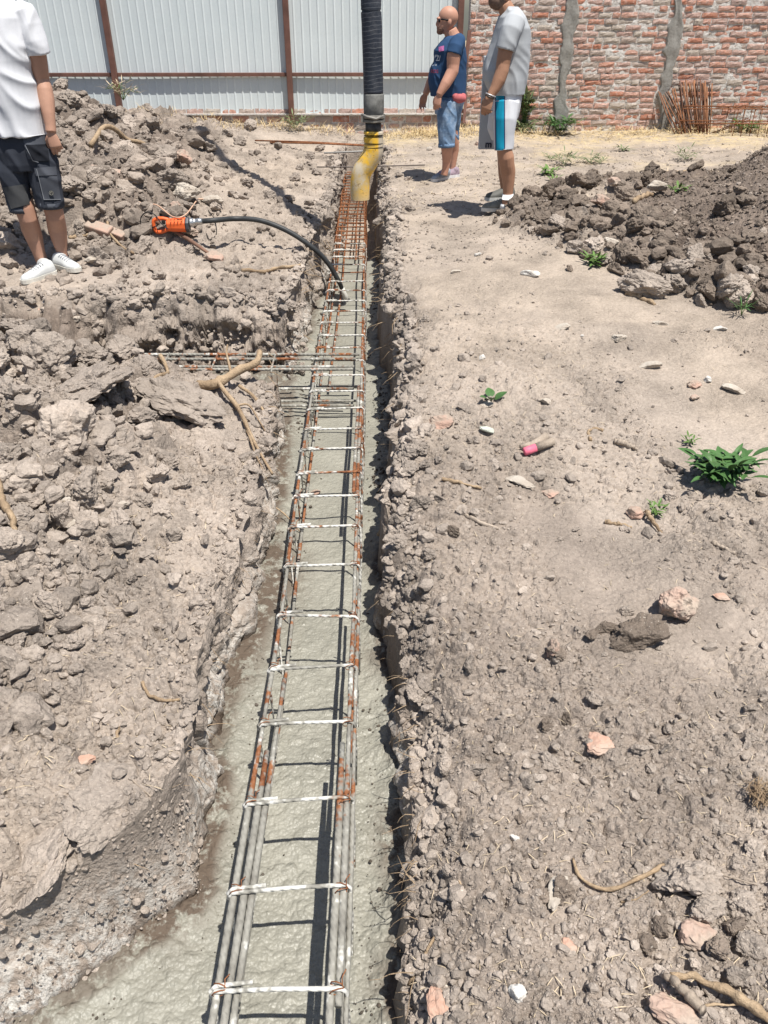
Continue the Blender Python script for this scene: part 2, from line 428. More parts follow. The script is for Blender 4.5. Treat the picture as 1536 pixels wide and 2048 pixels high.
    straw = np.clip(sstep(11.6, 13.0, y)*sstep(-.5, .4, fbm(x*.9, y*1.4, s=105, o=3)+.5)*(side > 0)+.5*(side > 0)*sstep(8.5, 11, y)*sstep(0.0, .6, n1), 0, 1)
    splash = isw*(side < 0)*sstep(-.42, -.58, z)*sstep(9.5, 7, y)+isw*(side > 0)*sstep(-.45, -.6, z)*sstep(9, 7, y)*.8
    splash = splash+.45*(side < 0)*sstep(1.8, 1.2, y)*sstep(-.36, -.5, z)
    splash = np.clip(splash*(.75+.6*fbm(y*1.5, z*2, s=107, o=2)), 0, 1)
    wet = np.clip(sstep(ZC+.055, ZC+.008, z+.018*fbm(y*9, x*3, s=109, o=3))*(y < 9.3), 0, 1)
    n2 = fbm(x*.9+3, y*.9, s=111, o=4)
    dust = np.where(side > 0, sstep(2.2, 4.6, y+1.0*n2)*(.55+.45*sstep(-.3, .4, n2))*(1-moist), .45*sstep(0, .5, n2)*(1-heap_mask(x, y))+.5*sstep(8, 10, y)*sstep(-2.2, -1.5, x))
    dust = np.clip(dust*(1-.8*isw), 0, 1)
    for nm, a in (('dust', dust), ('moist', moist), ('straw', straw), ('splash', splash), ('wet', wet)):
        at_ = me.attributes.new(nm, 'FLOAT', 'POINT'); at_.data.foreach_set('value', a.astype(np.float32))
    o = link('ground', me, M['soil'], None, False)
    tag(o, 'dry churned soil of the building plot on both sides of the trench', 'ground', kind='structure')
    return o
build_ground()
# ------------------------------------------------------------------ wet concrete
def build_concrete():
    m = Mat('wet_concrete', 0.45, 0.45)
    n1 = m.noise(3.5, 6, .65); c = m.ramp(n1, [(0.3, (0.235, 0.228, 0.19)), (0.7, (0.295, 0.286, 0.24))])
    c = m.mix(.5, c, m.ramp(m.noise(60, 3, .7), [(0.3, .80), (0.7, 1.12)]), 'MULTIPLY')
    peb = m.ramp(m.vor(42, 'F1'), [(0.0, 1.10), (0.45, .95)])
    c = m.mix(.5, c, peb, 'MULTIPLY')
    X = m.xyz()
    dirt = m.attr('dirt'); dn = m.ramp(m.noise(14, 4, .75), [(0.38, 0.0), (0.50, 1.0)])
    k = m.math('MULTIPLY', dirt, dn)
    c = m.mix(k, c, (0.10, 0.075, 0.055))
    m.col(c)
    m.L(m.mix(k, m.ramp(n1, [(0.3, .38), (0.7, .62)]), (.9, .9, .9)), m.b.inputs['Roughness'])
    m.bump(m.math('SUBTRACT', 1.0, m.vor(34, 'F1')), .6, .010)
    m.bump(m.math('SUBTRACT', 1.0, m.vor(85, 'F1')), .7, .005)
    m.bump(m.noise(170, 2, .7), .35, .002)
    nx, ny = 300, 1300
    xs = np.linspace(-1.75, .34, nx); ys = .3+(9.45-.3)*(np.linspace(0, 1, ny)**1.35)
    X, Y = np.meshgrid(xs, ys)
    def Zf(X, Y):
        Z = ZC+.010*fbm(X*3.2, Y*3.2, s=131, o=4)+.006*clods(X, Y, .075, 132, .5, .55)/.075*.35
        Z = Z+.8*clods(X, Y, .034, 133, .6, .35)*sstep(5, 1.5, Y)+.4*clods(X+1, Y, .018, 136, .7, .4)*sstep(2.6, 1.2, Y)
        near_edge = np.maximum(sstep(.14, .02, X-xl_base(Y)), sstep(.12, .02, xr_base(Y)-X))
        Z = Z+near_edge*(.012+.9*clods(X, Y, .045, 134, .7, .5))
        return Z-sstep(8.9, 9.35, Y+.1*fbm(X*5, Y*5, s=135, o=2))*.42
    Z = Zf(X, Y)
    V = np.stack([X, Y, Z], -1).reshape(-1, 3)
    i = np.arange(ny-1)[:, None]*nx+np.arange(nx-1)[None, :]
    Fq = np.stack([i, i+1, i+nx+1, i+nx], -1).reshape(-1, 4)
    # side arm
    nx2, ny2 = 240, 120
    xs2 = np.linspace(-4.4, -1.75, nx2); ys2 = np.linspace(4.4, 5.8, ny2); X2, Y2 = np.meshgrid(xs2, ys2)
    V2 = np.stack([X2, Y2, ZC+.010*fbm(X2*3.2, Y2*3.2, s=131, o=4)], -1).reshape(-1, 3)
    j = np.arange(ny2-1)[:, None]*nx2+np.arange(nx2-1)[None, :]+len(V)
    F2 = np.stack([j, j+1, j+nx2+1, j+nx2], -1).reshape(-1, 4)
    V = np.vstack([V, V2]); Fq = np.vstack([Fq, F2])
    me = mesh_np('wet_concrete', V, Fq); x, y, z = V.T
    el = x-xl_base(y); er = xr_base(y)-x
    spots = sum(a*gauss(x, y, cx, cy, sx, sy) for cx, cy, sx, sy, a in (
        (-.62, 1.43, .10, .14, 1.3), (-.56, 1.72, .07, .16, 1.0), (-.50, 3.05, .15, .30, 1.3), (-.53, 2.6, .08, .3, .9),
        (.06, 1.6, .06, .16, 1.0), (.08, 3.1, .10, .22, 1.1), (.05, 2.5, .10, .12, .9), (.05, 1.15, .07, .10, .8), (.09, 4.2, .05, 1.0, .5), (-.55, 4.2, .06, .6, .6)))
    dirt = np.clip(spots+.75*sstep(.07, .0, el)+.6*sstep(.06, 0, er), 0, 1)
    at_ = me.attributes.new('dirt', 'FLOAT', 'POINT'); at_.data.foreach_set('value', dirt.astype(np.float32))
    o = link('wet_concrete', me, m.m, None, True)
    tag(o, 'freshly poured grey wet concrete filling the foundation trench', 'concrete', kind='structure')
build_concrete()
# ------------------------------------------------------------------ clods, stones, brick pieces
def ico(level):
    t = (1+5**.5)/2
    v = [(-1,t,0),(1,t,0),(-1,-t,0),(1,-t,0),(0,-1,t),(0,1,t),(0,-1,-t),(0,1,-t),(t,0,-1),(t,0,1),(-t,0,-1),(-t,0,1)]
    f = [(0,11,5),(0,5,1),(0,1,7),(0,7,10),(0,10,11),(1,5,9),(5,11,4),(11,10,2),(10,7,6),(7,1,8),(3,9,4),(3,4,2),(3,2,6),(3,6,8),(3,8,9),(4,9,5),(2,4,11),(6,2,10),(8,6,7),(9,8,1)]
    v = [Vector(p).normalized() for p in v]
    for _ in range(level):
        nf = []; cache = {}
        def mid(a, b):
            k = (min(a, b), max(a, b))
            if k not in cache: cache[k] = len(v); v.append(((v[a]+v[b])/2).normalized())
            return cache[k]
        for a, b, c in f:
            x, y, z = mid(a, b), mid(b, c), mid(c, a); nf += [(a,x,z),(b,y,x),(c,z,y),(x,y,z)]
        f = nf
    return np.array([tuple(p) for p in v]), np.array(f)
ICO = [ico(i) for i in range(5)]
def rockshape(level, seed, planes=11, rough=.12, flat=1.0, cut=.62):
    rg = np.random.default_rng(seed); D, Fq = ICO[level]
    N = rg.normal(size=(planes, 3)); N /= np.linalg.norm(N, axis=1)[:, None]
    d = rg.uniform(cut, 1.0, planes)
    q = D@N.T; r = np.min(np.where(q > .05, d/np.maximum(q, .05), 9), axis=1); r = np.minimum(r, 1.08)
    V = D*r[:, None]
    n = fbm(V[:, 0]*2.2+seed, V[:, 1]*2.2, V[:, 2]*2.2, o=4 if level > 2 else 2, s=seed % 97, g=.6)
    V = V*(1+rough*n)[:, None]; V[:, 2] *= flat
    return V, Fq
SHAPES1 = [rockshape(1 if i < 6 else 2, 100+i, 6, .16, 1, .42) for i in range(10)]
SHAPES2 = [rockshape(2, 200+i, 12, .16) for i in range(8)]
SHAPES3 = [rockshape(4, 300+i, 11, .22, 1, .55) for i in range(8)]
CRUMB = [rockshape(0, 400+i, 7, .05) for i in range(6)]

def rotmats(n, tilt=1.0):
    q = RNG.normal(size=(n, 4)); q /= np.linalg.norm(q, axis=1)[:, None]; a, b, c, d = q.T
    return np.stack([np.stack([1-2*(c*c+d*d), 2*(b*c-a*d), 2*(b*d+a*c)], -1), np.stack([2*(b*c+a*d), 1-2*(b*b+d*d), 2*(c*d-a*b)], -1),
                     np.stack([2*(b*d-a*c), 2*(c*d+a*b), 1-2*(b*b+c*c)], -1)], 1)
def scatter(name, pts, sizes, shapes, mat, label, sink=.25, cat='rubble'):
    n = len(sizes); R = rotmats(n); Vs = []; Fs = []; off = 0
    which = RNG.integers(0, len(shapes), n); an = RNG.uniform(.6, 1.15, (n, 3))
    for k, (V, Fq) in enumerate(shapes):
        idx = np.where(which == k)[0]
        if not len(idx): continue
        W = np.einsum('nij,nvj->nvi', R[idx], V[None]*an[idx][:, None, :])*sizes[idx][:, None, None]
        W[:, :, 2] *= .8
        W += pts[idx][:, None, :]; W[:, :, 2] += (sizes[idx]*(.5-sink))[:, None]
        m = len(V); Fk = Fq[None]+(np.arange(len(idx))*m)[:, None, None]+off; off += len(idx)*m
        Vs.append(W.reshape(-1, 3)); Fs.append(Fk.reshape(-1, 3))
    o = link(name, mesh_np(name, np.vstack(Vs), np.vstack(Fs)), mat, None, False)
    tag(o, label, cat, kind='stuff'); return o
VX, VY = atz(345, 465, .10).x, atz(345, 465, .10).y
nov = lambda x, y: 1-np.clip(1.6*gauss(x, y, VX, VY-.12, .26, .28), 0, 1)
def spots(n, side, y0, y1, mask=None, far=False, p=1.0):
    "scattered over the ground seen by anyone standing at this end of the trench"
    out = []; tot = 0
    while tot < n:
        u = RNG.uniform(0, 1, n*2); y = (y0**-p+(y1**-p-y0**-p)*u)**(-1/p)
        if side > 0: x = xr_lip(y)+.01+RNG.uniform(0, 1, n*2)**1.1*(.55+.56*y)
        else: x = xl_lip(y)-.01-RNG.uniform(0, 1, n*2)*(.35+.52*y)
        keep = np.ones(len(x), bool)
        if side < 0: keep &= ~((y > YB0-.05) & (y < YB1+.1))
        if mask is not None: keep &= RNG.uniform(0, 1, len(x)) < mask(x, y)
        x, y = x[keep], y[keep]; out.append(np.stack([x, y], 1)); tot += len(x)
    P = np.vstack(out)[:n]
    z = gzn(P[:, 0], P[:, 1])
    return np.column_stack([P, z])
def sizes(n, lo, hi, k=2.2): return lo*(1-RNG.uniform(0, 1, n)*(1-(lo/hi)**k))**(-1/k)

rubm = lambda x, y: .10+.9*sstep(-.3, .35, fbm(x*1.1, y*1.1, s=61, o=3)+.35*sstep(2.6, 1.2, y)-.25*sstep(3.0, 5.0, y)-.35*gauss(x, y, .55, 1.05, .3, .2))
P = spots(17000, 1, .75, 6, rubm, p=1.2); r = sizes(len(P), .0022, .024, 1.9)*np.clip(P[:, 1]/1.6, .8, 2)
scatter('soil_crumbs', P, r, SHAPES1, M['clod'], 'loose dry crumbs of soil over the right bank')
P = spots(12000, -1, .9, 4.7, lambda x, y: .22+.78*heap_mask(x, y), p=1.0); r = sizes(len(P), .005, .034, 1.9)*np.clip(P[:, 1]/2.0, .7, 1.6)
scatter('soil_crumbs', P, r, SHAPES1, M['clod'], 'loose dry crumbs of soil over the near left bank')
P = spots(1900, -1, 1.3, 4.75, lambda x, y: heap_mask(x, y), p=.6); r = sizes(len(P), .018, .085, 1.7)
scatter('heaped_clods', P, r, SHAPES2, M['clod'], 'smaller broken clods filling the near left heap', sink=.22)
P = spots(900, -1, 5.9, 12, lambda x, y: heap_mask(x, y)*nov(x, y), p=.3); r = sizes(len(P), .035, .14, 1.8)
scatter('heaped_clods', P, r, SHAPES2, M['clod_mid'], 'smaller broken clods filling the far left heap', sink=.25)
P = spots(500, 1, 4.8, 9.3, lambda x, y: ridge_mask(x, y), p=.3); r = sizes(len(P), .03, .10, 1.8)
scatter('heaped_clods', P, r, SHAPES2, M['clod_dark'], 'smaller broken clods between the dark clods on the right', sink=.2)
P = spots(7000, -1, 5.6, 12.5, lambda x, y: (.10+.9*heap_mask(x, y))*nov(x, y), p=.5); r = sizes(len(P), .014, .07, 2.0)
scatter('soil_crumbs', P, r, SHAPES1, M['clod_mid'], 'broken dry soil over the far left heap')
P = spots(2500, 1, 6, 12, lambda x, y: .2+0*x, p=.8); r = sizes(len(P), .008, .03, 2.4)
scatter('soil_crumbs', P, r, CRUMB, M['clod'], 'small crumbs of soil on the trodden far ground')
P = spots(9000, 1, 4.4, 9.3, lambda x, y: np.clip(pile_mask(x, y)+ridge_mask(x, y), 0, 1), p=.5); r = sizes(len(P), .007, .045, 2.6)
scatter('soil_crumbs', P, r, SHAPES1, M['clod_dark'], 'loose moist crumbs of dark soil on the right heap')
# crumbs stuck along both lips of the trench and fallen on the concrete
n = 2600; y = .8+RNG.uniform(0, 1, n)**1.6*11.5; x = xr_lip(y)+np.abs(RNG.normal(0, .05, n))+.012*np.clip(y/3, 1, 2)
P = np.column_stack([x, y, ground_right(np.maximum(x, xr_lip(y)), y)-.02*(x < xr_lip(y))]); r = sizes(n, .008, .045, 2.0)*np.clip(y/3, .6, 1.3)
scatter('edge_crumbs', P, r, SHAPES1, M['clod'], 'crumbling soil along the right lip of the trench')
n = 1800; y = 1.6+RNG.uniform(0, 1, n)**1.4*10.5; x = xl_lip(y)-np.abs(RNG.normal(0, .05, n))-.012; k = ~((y > YB0-.1) & (y < YB1+.15))
x, y = x[k], y[k]
P = np.column_stack([x, y, ground_left(np.minimum(x, xl_lip(y)), y)-.02*(x > xl_lip(y))]); r = sizes(len(y), .008, .05, 2.0)*np.clip(y/3, .6, 1.3)
scatter('edge_crumbs', P, r, SHAPES1, M['clod'], 'crumbling soil along the left lip of the trench')
M['wet_crumb'] = simple('wet_soil_crumb', (.085, .07, .055), .6, .3, var=.4, scale=60, bump=.6, bscale=200)
n = 1900; y = .95+RNG.uniform(0, 1, n)**1.5*7; lr = RNG.uniform(0, 1, n) < .45
x = np.where(lr, xl_base(y)+.03+np.abs(RNG.normal(0, .07, n)), xr_base(y)-.03-np.abs(RNG.normal(0, .05, n)))
P = np.column_stack([x, y, np.full(n, ZC+.004)]); r = sizes(n, .0025, .010, 2.2)*np.clip(y/2, .8, 2)
scatter('wet_crumbs', P, r, CRUMB, M['wet_crumb'], 'dark wet crumbs of soil dropped on the concrete', sink=.3)

# rubble lying on the broken bank of the side trench and on the slope at the lower left
n = 2600; x = -.5-RNG.uniform(0, 3.4, n); y = YB1+RNG.uniform(-.14, .30, n)
P = np.column_stack([x, y, ground_left(x, y)]); k = P[:, 2] > ZC+.03; P = P[k]; r = sizes(len(P), .010, .075, 1.8)
scatter('bank_rubble', P, r, SHAPES1+SHAPES2, M['clod'], 'broken soil along the far bank of the side trench', sink=.35)
n = 900; y = RNG.uniform(.8, 1.6, n); f = RNG.uniform(0, .74, n); x = xl_lip(y)+(xl_base(y)-xl_lip(y))*sstep(0, .8, f)
z0 = ground_left(xl_lip(y), y); P = np.column_stack([x, y, z0+(ZC-.22-z0)*f+.004]); k = P[:, 2] > ZC; P = P[k]; r = sizes(len(P), .003, .020, 2.3)
scatter('bank_rubble', P, r, SHAPES1, M['clod'], 'crumbs of soil on the slope at the lower left', sink=.3)
n = 1500; y = .9+RNG.uniform(0, 1, n)**1.4*8; x = xr_lip(y)+RNG.uniform(.0, .13, n)
P = np.column_stack([x, y, ground_right(x, y)]); r = sizes(n, .010, .060, 1.8)*np.clip(y/3, .6, 1.1)
scatter('edge_crumbs', P, r, SHAPES1+SHAPES2, M['clod'], 'larger clods breaking off the right lip of the trench', sink=.35)

def onground(u, v):
    "where the line of sight through this place of the photograph meets the soil"
    d = ray(u, v); t = np.linspace(1.2, 16, 900)
    X, Y, Z = d.x*t, d.y*t, CAMZ+d.z*t
    g = np.where(X < -.25, base_left(X, Y), base_right(X, Y)); i = int(np.argmax(Z < g))
    for _ in range(1):
        tt = np.linspace(t[max(i-4, 0)], t[min(i+2, 899)], 60); X, Y, Z = d.x*tt, d.y*tt, CAMZ+d.z*tt
        g = gzn(X, Y); j = int(np.argmax(Z < g)) if np.any(Z < g) else 30
    return Vector((float(X[j]), float(Y[j]), float(g[j]))), float(tt[j])

def rock(name, p, r, mat, label, cat, group=None, seed=1, scale=(1, 1, 1), rotz=0.0, level=3, planes=9, rough=.12, cut=.55, tilt=(0, 0), up=.25, flat=1.0):
    V, Fq = rockshape(level, seed, planes, rough, flat, cut)
    V = V*np.array(scale)[None, :]
    R = np.array(Matrix.Rotation(rotz, 3, 'Z')@Matrix.Rotation(tilt[0], 3, 'X')@Matrix.Rotation(tilt[1], 3, 'Y'))
    o = link(name, mesh_np(name, (V@R.T)*r, Fq), mat, None, False)
    o.location = (p[0], p[1], p[2]+r*up); tag(o, label, cat, group); return o

# counted clods: (place in the photograph, radius in photograph pixels)
CL = {}; CLOD_AT = {}
def clod(u, v, rpx, group, label, mat='clod', up=.42, seed=None, cat='soil clod', sc=None):
    p, t = onground(u, v); r = rpx*t/F; s = seed if seed is not None else random.randrange(8)
    if s not in CL:
        V, Fq = SHAPES3[s % 8]; CL[s] = mesh_np('soil_clod', V, Fq); CL[s].polygons.foreach_set('use_smooth', np.zeros(len(Fq), bool))
        CL[s].materials.append(M['clod'])
    me = CL[s] if mat == 'clod' else CL.setdefault((s, mat), None)
    if me is None:
        me = CL[s].copy(); me.materials.clear(); me.materials.append(M[mat]); CL[(s, mat)] = me
    o = bpy.data.objects.new('soil_clod', me); COL.objects.link(o)
    o.location = (p.x, p.y, p.z+r*up); k = sc or (random.uniform(.85, 1.25), random.uniform(.75, 1.1), random.uniform(.6, .95))
    o.scale = tuple(r*q for q in k); o.rotation_euler = (random.uniform(-.5, .5), random.uniform(-.5, .5), random.uniform(0, 6.3))
    tag(o, label, cat, group); CLOD_AT[o.name] = (u, v, rpx, group); return o
G1 = 'clods heaped on the near left bank'
L1 = 'crumbly dry grey-brown clod in the heap on the near left bank'
for u, v, r in ((40,690,38),(110,690,60),(60,735,30),(115,755,50),(150,660,35),(95,800,22),(240,790,20),(190,745,28),(300,760,26),(250,720,24),(330,690,16),
                (150,900,60),(60,870,34),(215,905,26),(245,960,24),(20,940,30),(95,930,26),(180,1010,36),(320,985,22),(75,1010,20),(250,1075,22),(130,1050,26),
                (170,1060,24),(45,1060,22),(330,1045,22),(290,1020,16),(215,1000,18),(25,1130,26),(110,1110,18),(170,1140,20),(350,1080,14),(65,1165,16),
                (20,820,24),(205,850,20),(285,860,22),(265,925,16),(15,1010,18),(55,960,18),(140,985,16),(340,940,20),(375,990,14),(110,1225,30),(60,1225,22),
                (200,1260,24),(30,1290,18),(150,1300,20),(95,1390,18),(45,1430,16),(265,1160,14),(300,1120,12),(385,1040,12),(240,1110,12),(5,760,26),(400,905,14)):
    clod(u, v, r*1.1, G1, L1)
big = clod(360, 830, 72, None, 'largest dark layered clod below the forked root on the left bank', sc=(1.25, .75, .45), seed=3)
clod(190, 820, 70, None, 'broad pale clod in the middle of the near left heap', sc=(1.2, 1.0, .5), seed=5)
clod(75, 655, 52, None, 'squared block of soil at the far edge of the near left heap', sc=(1.2, .8, .55), seed=6)
clod(80, 1715, 80, None, 'smooth rounded slab of soil overhanging a crack at the lower left', sc=(1.3, 1.2, .30), seed=1, up=.0)
clod(225, 1610, 70, None, 'rounded block of soil at the corner of the left bank by the concrete', sc=(1.2, 1.1, .45), seed=2, up=-.05)
G2 = 'clods on the far left heap'
L2 = 'dry broken clod lying on the far left heap of soil'
for u, v, r in ((250,330,18),(150,250,16),(200,255,18),(330,345,22),(310,300,20),(300,250,14),(170,300,14),(255,400,26),(345,395,24),(160,420,22),(205,405,18),
                (200,530,22),(290,500,18),(255,555,14),(380,505,10),(270,255,14),(365,250,14),(400,265,12),(440,240,12),(130,215,12),(290,210,12),
                (350,215,14),(400,235,10),(230,280,14),(185,225,14),(420,310,12),(470,335,10),(500,380,10),(540,400,9),(380,430,14),(410,350,14),(150,350,12),
                (180,360,16),(150,380,14),(265,300,14),(220,310,14),(160,470,18),(190,440,14),(240,530,18),(320,560,14),(360,470,12),(430,420,14),(470,400,12),
                (480,290,12),(505,260,14),(455,275,10),(60,480,26),(20,440,24),(20,510,20),(140,505,18),(345,300,12),(375,290,10),(120,270,14),(240,205,12),
                (215,240,14),(330,235,12),(520,330,8),(505,310,7),(130,330,14),(560,380,8),(580,400,8),(600,430,9),(590,360,8),(620,410,8),(600,340,7),(640,300,10),(620,320,9),(635,345,8)):
    clod(u, v, r*1.1, G2, L2)
clod(230, 205, 26, None, 'dark clod capping the crest of the far left heap below the fence post', 'clod_dark', seed=4)
G3 = 'dark clods at the foot of the right heap'
L3 = 'moist dark clod in the row at the foot of the right heap'
for u, v, r in ((1060,415,26),(1105,395,24),(1080,440,16),(1130,400,22),(1180,380,20),(1150,385,18),(1185,355,12),(1215,360,10),(1250,360,12),(1290,375,14),(1240,385,14),(1310,365,10),
                (1085,450,14),(1130,425,18),(1165,420,16),(1205,420,22),(1235,425,24),(1245,400,18),(1160,450,14),(1115,470,14),(1170,480,16),(1150,505,18),
                (1190,500,20),(1175,515,14),(1240,475,22),(1285,455,24),(1260,490,20),(1205,525,14),(1245,520,22),(1280,525,24),(1230,545,14),(1310,545,14),(1300,500,14),
                (1325,560,18),(1355,555,26),(1385,555,20),(1300,575,16),(1260,580,12),(1345,580,24),(1420,590,22),(1450,590,30),(1480,600,28),(1500,575,14),(1400,610,14),
                (1520,615,22),(1500,560,20),(1060,455,10),(1410,540,12),(1220,470,12),(1330,480,10),(1355,460,10),(1450,425,22),(1490,410,16),(1480,385,10),(1525,470,10),
                (1120,495,8),(1065,465,9),(1140,540,8),(1420,520,8),(1340,430,8),(1375,500,9),(1440,360,9),(1465,345,9),(1510,520,10)):
    clod(u, v, r*1.12, G3, L3, 'clod_dark' if (v < 450 or random.random() < .45) else 'clod', up=.4)
clod(1290, 588, 36, None, 'pale long clod beside a broken stick in front of the right heap', seed=7, sc=(1.3, .8, .7), up=.4)
G4 = 'clods on the near right bank'
L4 = 'dry clod half sunk in the crumbs of the near right bank'
for u, v, r in ((1370,1760,60),(1410,1820,34),(1480,1810,30),(1470,1860,24),(1500,1900,26),(1440,1900,22),(1290,1890,24),(1310,1860,30),(1120,1780,26),(1080,1790,18),
                (1290,1275,22),(1210,1260,20),(1180,1270,14),(1110,1310,20),(1250,1225,14),(1100,1530,26),(1190,1400,18),(1130,1440,16),(1090,1450,16),(1015,1430,12),
                (940,1330,18),(890,1530,18),(960,1540,18),(1000,1500,12),(950,1580,14),(1150,1650,16),(1300,1540,14),(1280,1500,14),(1420,1480,14),(1500,1420,14),
                (1460,1540,14),(1370,1560,14),(1260,1690,12),(1180,1720,12),(1350,1650,14),(1440,1660,16),(1510,1700,16),(1040,1640,10),(910,1850,12),(880,1450,10),
                (925,1025,14),(1340,995,12),(1150,1060,8),(1120,1080,8),(1250,1060,10),(1170,930,6),(905,1065,12),(850,930,12),(860,1110,14),(840,1180,14),(875,1150,12),(880,1000,10),
                (845,1060,12),(1400,1710,14),(1480,1960,24),(1420,1980,20),(1240,1960,14),(960,1990,14),(1390,1930,14),(1505,1480,12),(1440,1390,10),(1390,1450,10)):
    clod(u, v, r*1.0, G4, L4, 'clod' if random.random() < .75 else 'clod_dark', up=.15)
clod(1275, 1285, 42, None, 'large brown clod just below the big pinkish stone on the right bank', 'clod_dark', seed=2, up=.35)
G5 = 'clods crumbling off the right lip of the trench'
L5 = 'clod hanging at the crumbling right lip of the trench'
for u, v, r in ((790,570,14),(800,600,16),(825,640,20),(800,660,18),(810,700,16),(840,790,20),(835,830,20),(830,900,22),(850,870,16),(815,940,18),(840,1010,20),(800,1080,18),
                (830,1140,20),(800,1180,16),(845,1215,20),(820,1280,20),(840,1350,22),(850,1460,26),(830,1530,22),(845,1600,26),(835,1720,26),(850,1830,24),(830,1990,26),
                (790,500,12),(800,470,12),(785,440,10),(800,410,10),(790,380,9),(800,350,9),(770,330,9),(820,420,10),(850,640,10),(870,700,9),(780,530,12),(815,360,8)):
    clod(u, v, r, G5, L5, 'clod', up=.10)

# stones and brick pieces seen one by one
def stonemat(name, c, c2=None, rough=.85):
    m = Mat(name, rough, .2); k = m.ramp(m.noise(9, 4, .7), [(0.42, c), (0.60, c2 or tuple(x*.75 for x in c))])
    k = m.mix(.5, k, m.ramp(m.noise(60, 3, .7), [(.3, .75), (.7, 1.15)]), 'MULTIPLY')
    m.col(k); m.bump(m.noise(60, 4, .7), .6, .006); return m.m
M['white_stone'] = stonemat('pale_stone', (.46, .415, .355), (.38, .33, .275))
M['chalk'] = stonemat('white_chalk', (.62, .60, .56), (.46, .43, .39))
M['brick_bit'] = stonemat('brick_fragment', (.43, .31, .25), (.40, .33, .27))
M['orange_bit'] = stonemat('orange_brick_fragment', (.48, .30, .225), (.43, .33, .265))
M['brown_brick'] = stonemat('dusty_brick', (.36, .29, .235), (.42, .28, .22))
M['dark_tile'] = stonemat('dark_red_tile', (.15, .05, .035))
M['green_stone'] = stonemat('greenish_stone', (.50, .53, .46), (.42, .44, .38))
def stone(u, v, rpx, mat, label, name='stone', cat='stone', sc=(1.2, .8, .5), seed=None, up=.2, rz=None, lv=3):
    p, t = onground(u, v); sc = (sc[0]*.95, max(sc[1], .75), max(sc[2], .32))
    rock(name, p, rpx*t/F, M[mat], label, cat, None, seed or random.randrange(1000), sc, random.uniform(-.5, .5) if rz is None else rz, lv, 7, .16, .45, (random.uniform(-.2, .2), random.uniform(-.2, .2)), up)
stone(1342, 1220, 44, 'brick_bit', 'largest pinkish broken stone, two fists wide, on the right bank', sc=(1.0, .9, .95), up=.5, lv=4, seed=11)
stone(1194, 1492, 34, 'orange_bit', 'flat pink and grey brick piece in the crumbs of the right bank', 'brick_fragment', 'brick piece', (1.0, .7, .35))
stone(880, 2000, 44, 'orange_bit', 'long upright pink brick piece at the lower edge near the trench', 'brick_fragment', 'brick piece', (.55, 1.1, .4), rz=.1)
stone(1350, 2030, 44, 'brick_bit', 'rounded pinkish brick piece at the bottom edge under the split bark', 'brick_fragment', 'brick piece', (1.2, .8, .5))
stone(1138, 1892, 16, 'orange_bit', 'small orange triangular brick chip above the white lump', 'brick_fragment', 'brick piece', (1.1, .9, .4))
stone(1033, 1990, 17, 'chalk', 'round white lump of mortar in the lower right foreground', 'mortar_lump', 'mortar lump', (1, 1, .9), up=.4)
stone(1028, 1678, 11, 'chalk', 'white pebble on bare soil near the lower trench lip', sc=(1, .9, .8))
stone(1390, 1870, 36, 'brick_bit', 'brown-pink brick lump between big clods at the lower right', 'brick_fragment', 'brick piece', (1, .9, .6))
stone(1440, 1194, 15, 'orange_bit', 'thin red brick sliver right of the big pinkish stone', 'brick_fragment', 'brick piece', (1.2, .5, .3), rz=-.6)
stone(1105, 1308, 22, 'brown_brick', 'tall narrow tan stone standing on edge on the right bank', sc=(.5, .8, 1.1), up=.4)
stone(1115, 1785, 32, 'white_stone', 'grey pointed slab lying flat between clods on the near right bank', sc=(.6, 1.3, .2))
stone(172, 1524, 19, 'orange_bit', 'larger of two orange brick chips on the lower left bank', 'brick_fragment', 'brick piece', (1, .8, .3))
stone(207, 1546, 11, 'orange_bit', 'smaller of two orange brick chips on the lower left bank', 'brick_fragment', 'brick piece', (1, .8, .3))
stone(185, 1622, 7, 'chalk', 'tiny white pebble below the orange chips on the left bank', sc=(.8, 1.3, .7))
stone(150, 1060, 22, 'white_stone', 'flat pale slab tilted among the clods of the near left heap', sc=(.9, 1, .3), up=.7)
stone(140, 1032, 10, 'white_stone', 'small cream stone just above the tilted pale slab', sc=(1, .8, .6), up=.9)
stone(255, 1035, 12, 'white_stone', 'small tan stone on the lower part of the near left heap', up=.9)
stone(128, 738, 8, 'white_stone', 'small cream pebble under the big block in the near left heap', up=1.2)
stone(68, 598, 16, 'orange_bit', 'orange-pink brick chip beside the left shoe of the man in white', 'brick_fragment', 'brick piece', (1, .8, .5))
stone(74, 589, 9, 'orange_bit', 'smallest pink brick chip near the shoe of the man in white', 'brick_fragment', 'brick piece', (1, .8, .5))
stone(100, 605, 20, 'orange_bit', 'flat orange tile shard right of the pink chips on the left', 'brick_fragment', 'tile shard', (1.2, .7, .2))
stone(140, 598, 12, 'white_stone', 'rounded pale pebble right of the flat orange tile shard', sc=(1, .9, .7))
stone(125, 618, 20, 'brown_brick', 'greyish flat shard below the flat orange tile shard', 'brick_fragment', 'tile shard', (1, .9, .25))
stone(238, 612, 12, 'white_stone', 'pale stone right of the green sprout on the left', sc=(1, .8, .5))
stone(512, 638, 13, 'orange_bit', 'pink brick piece at the edge of the side trench', 'brick_fragment', 'brick piece', (1, .8, .6), up=.5)
stone(520, 622, 15, 'dark_tile', 'dark red tile standing behind a pink brick piece at the side trench', 'tile_shard', 'tile shard', (1, .35, .9), up=.8)
stone(630, 985, 0.1+0, 'white_stone', 'x') if False else None
stone(1060, 552, 16, 'chalk', 'bright white stone on the path in front of the right heap', sc=(1.3, .7, .5), up=.35)
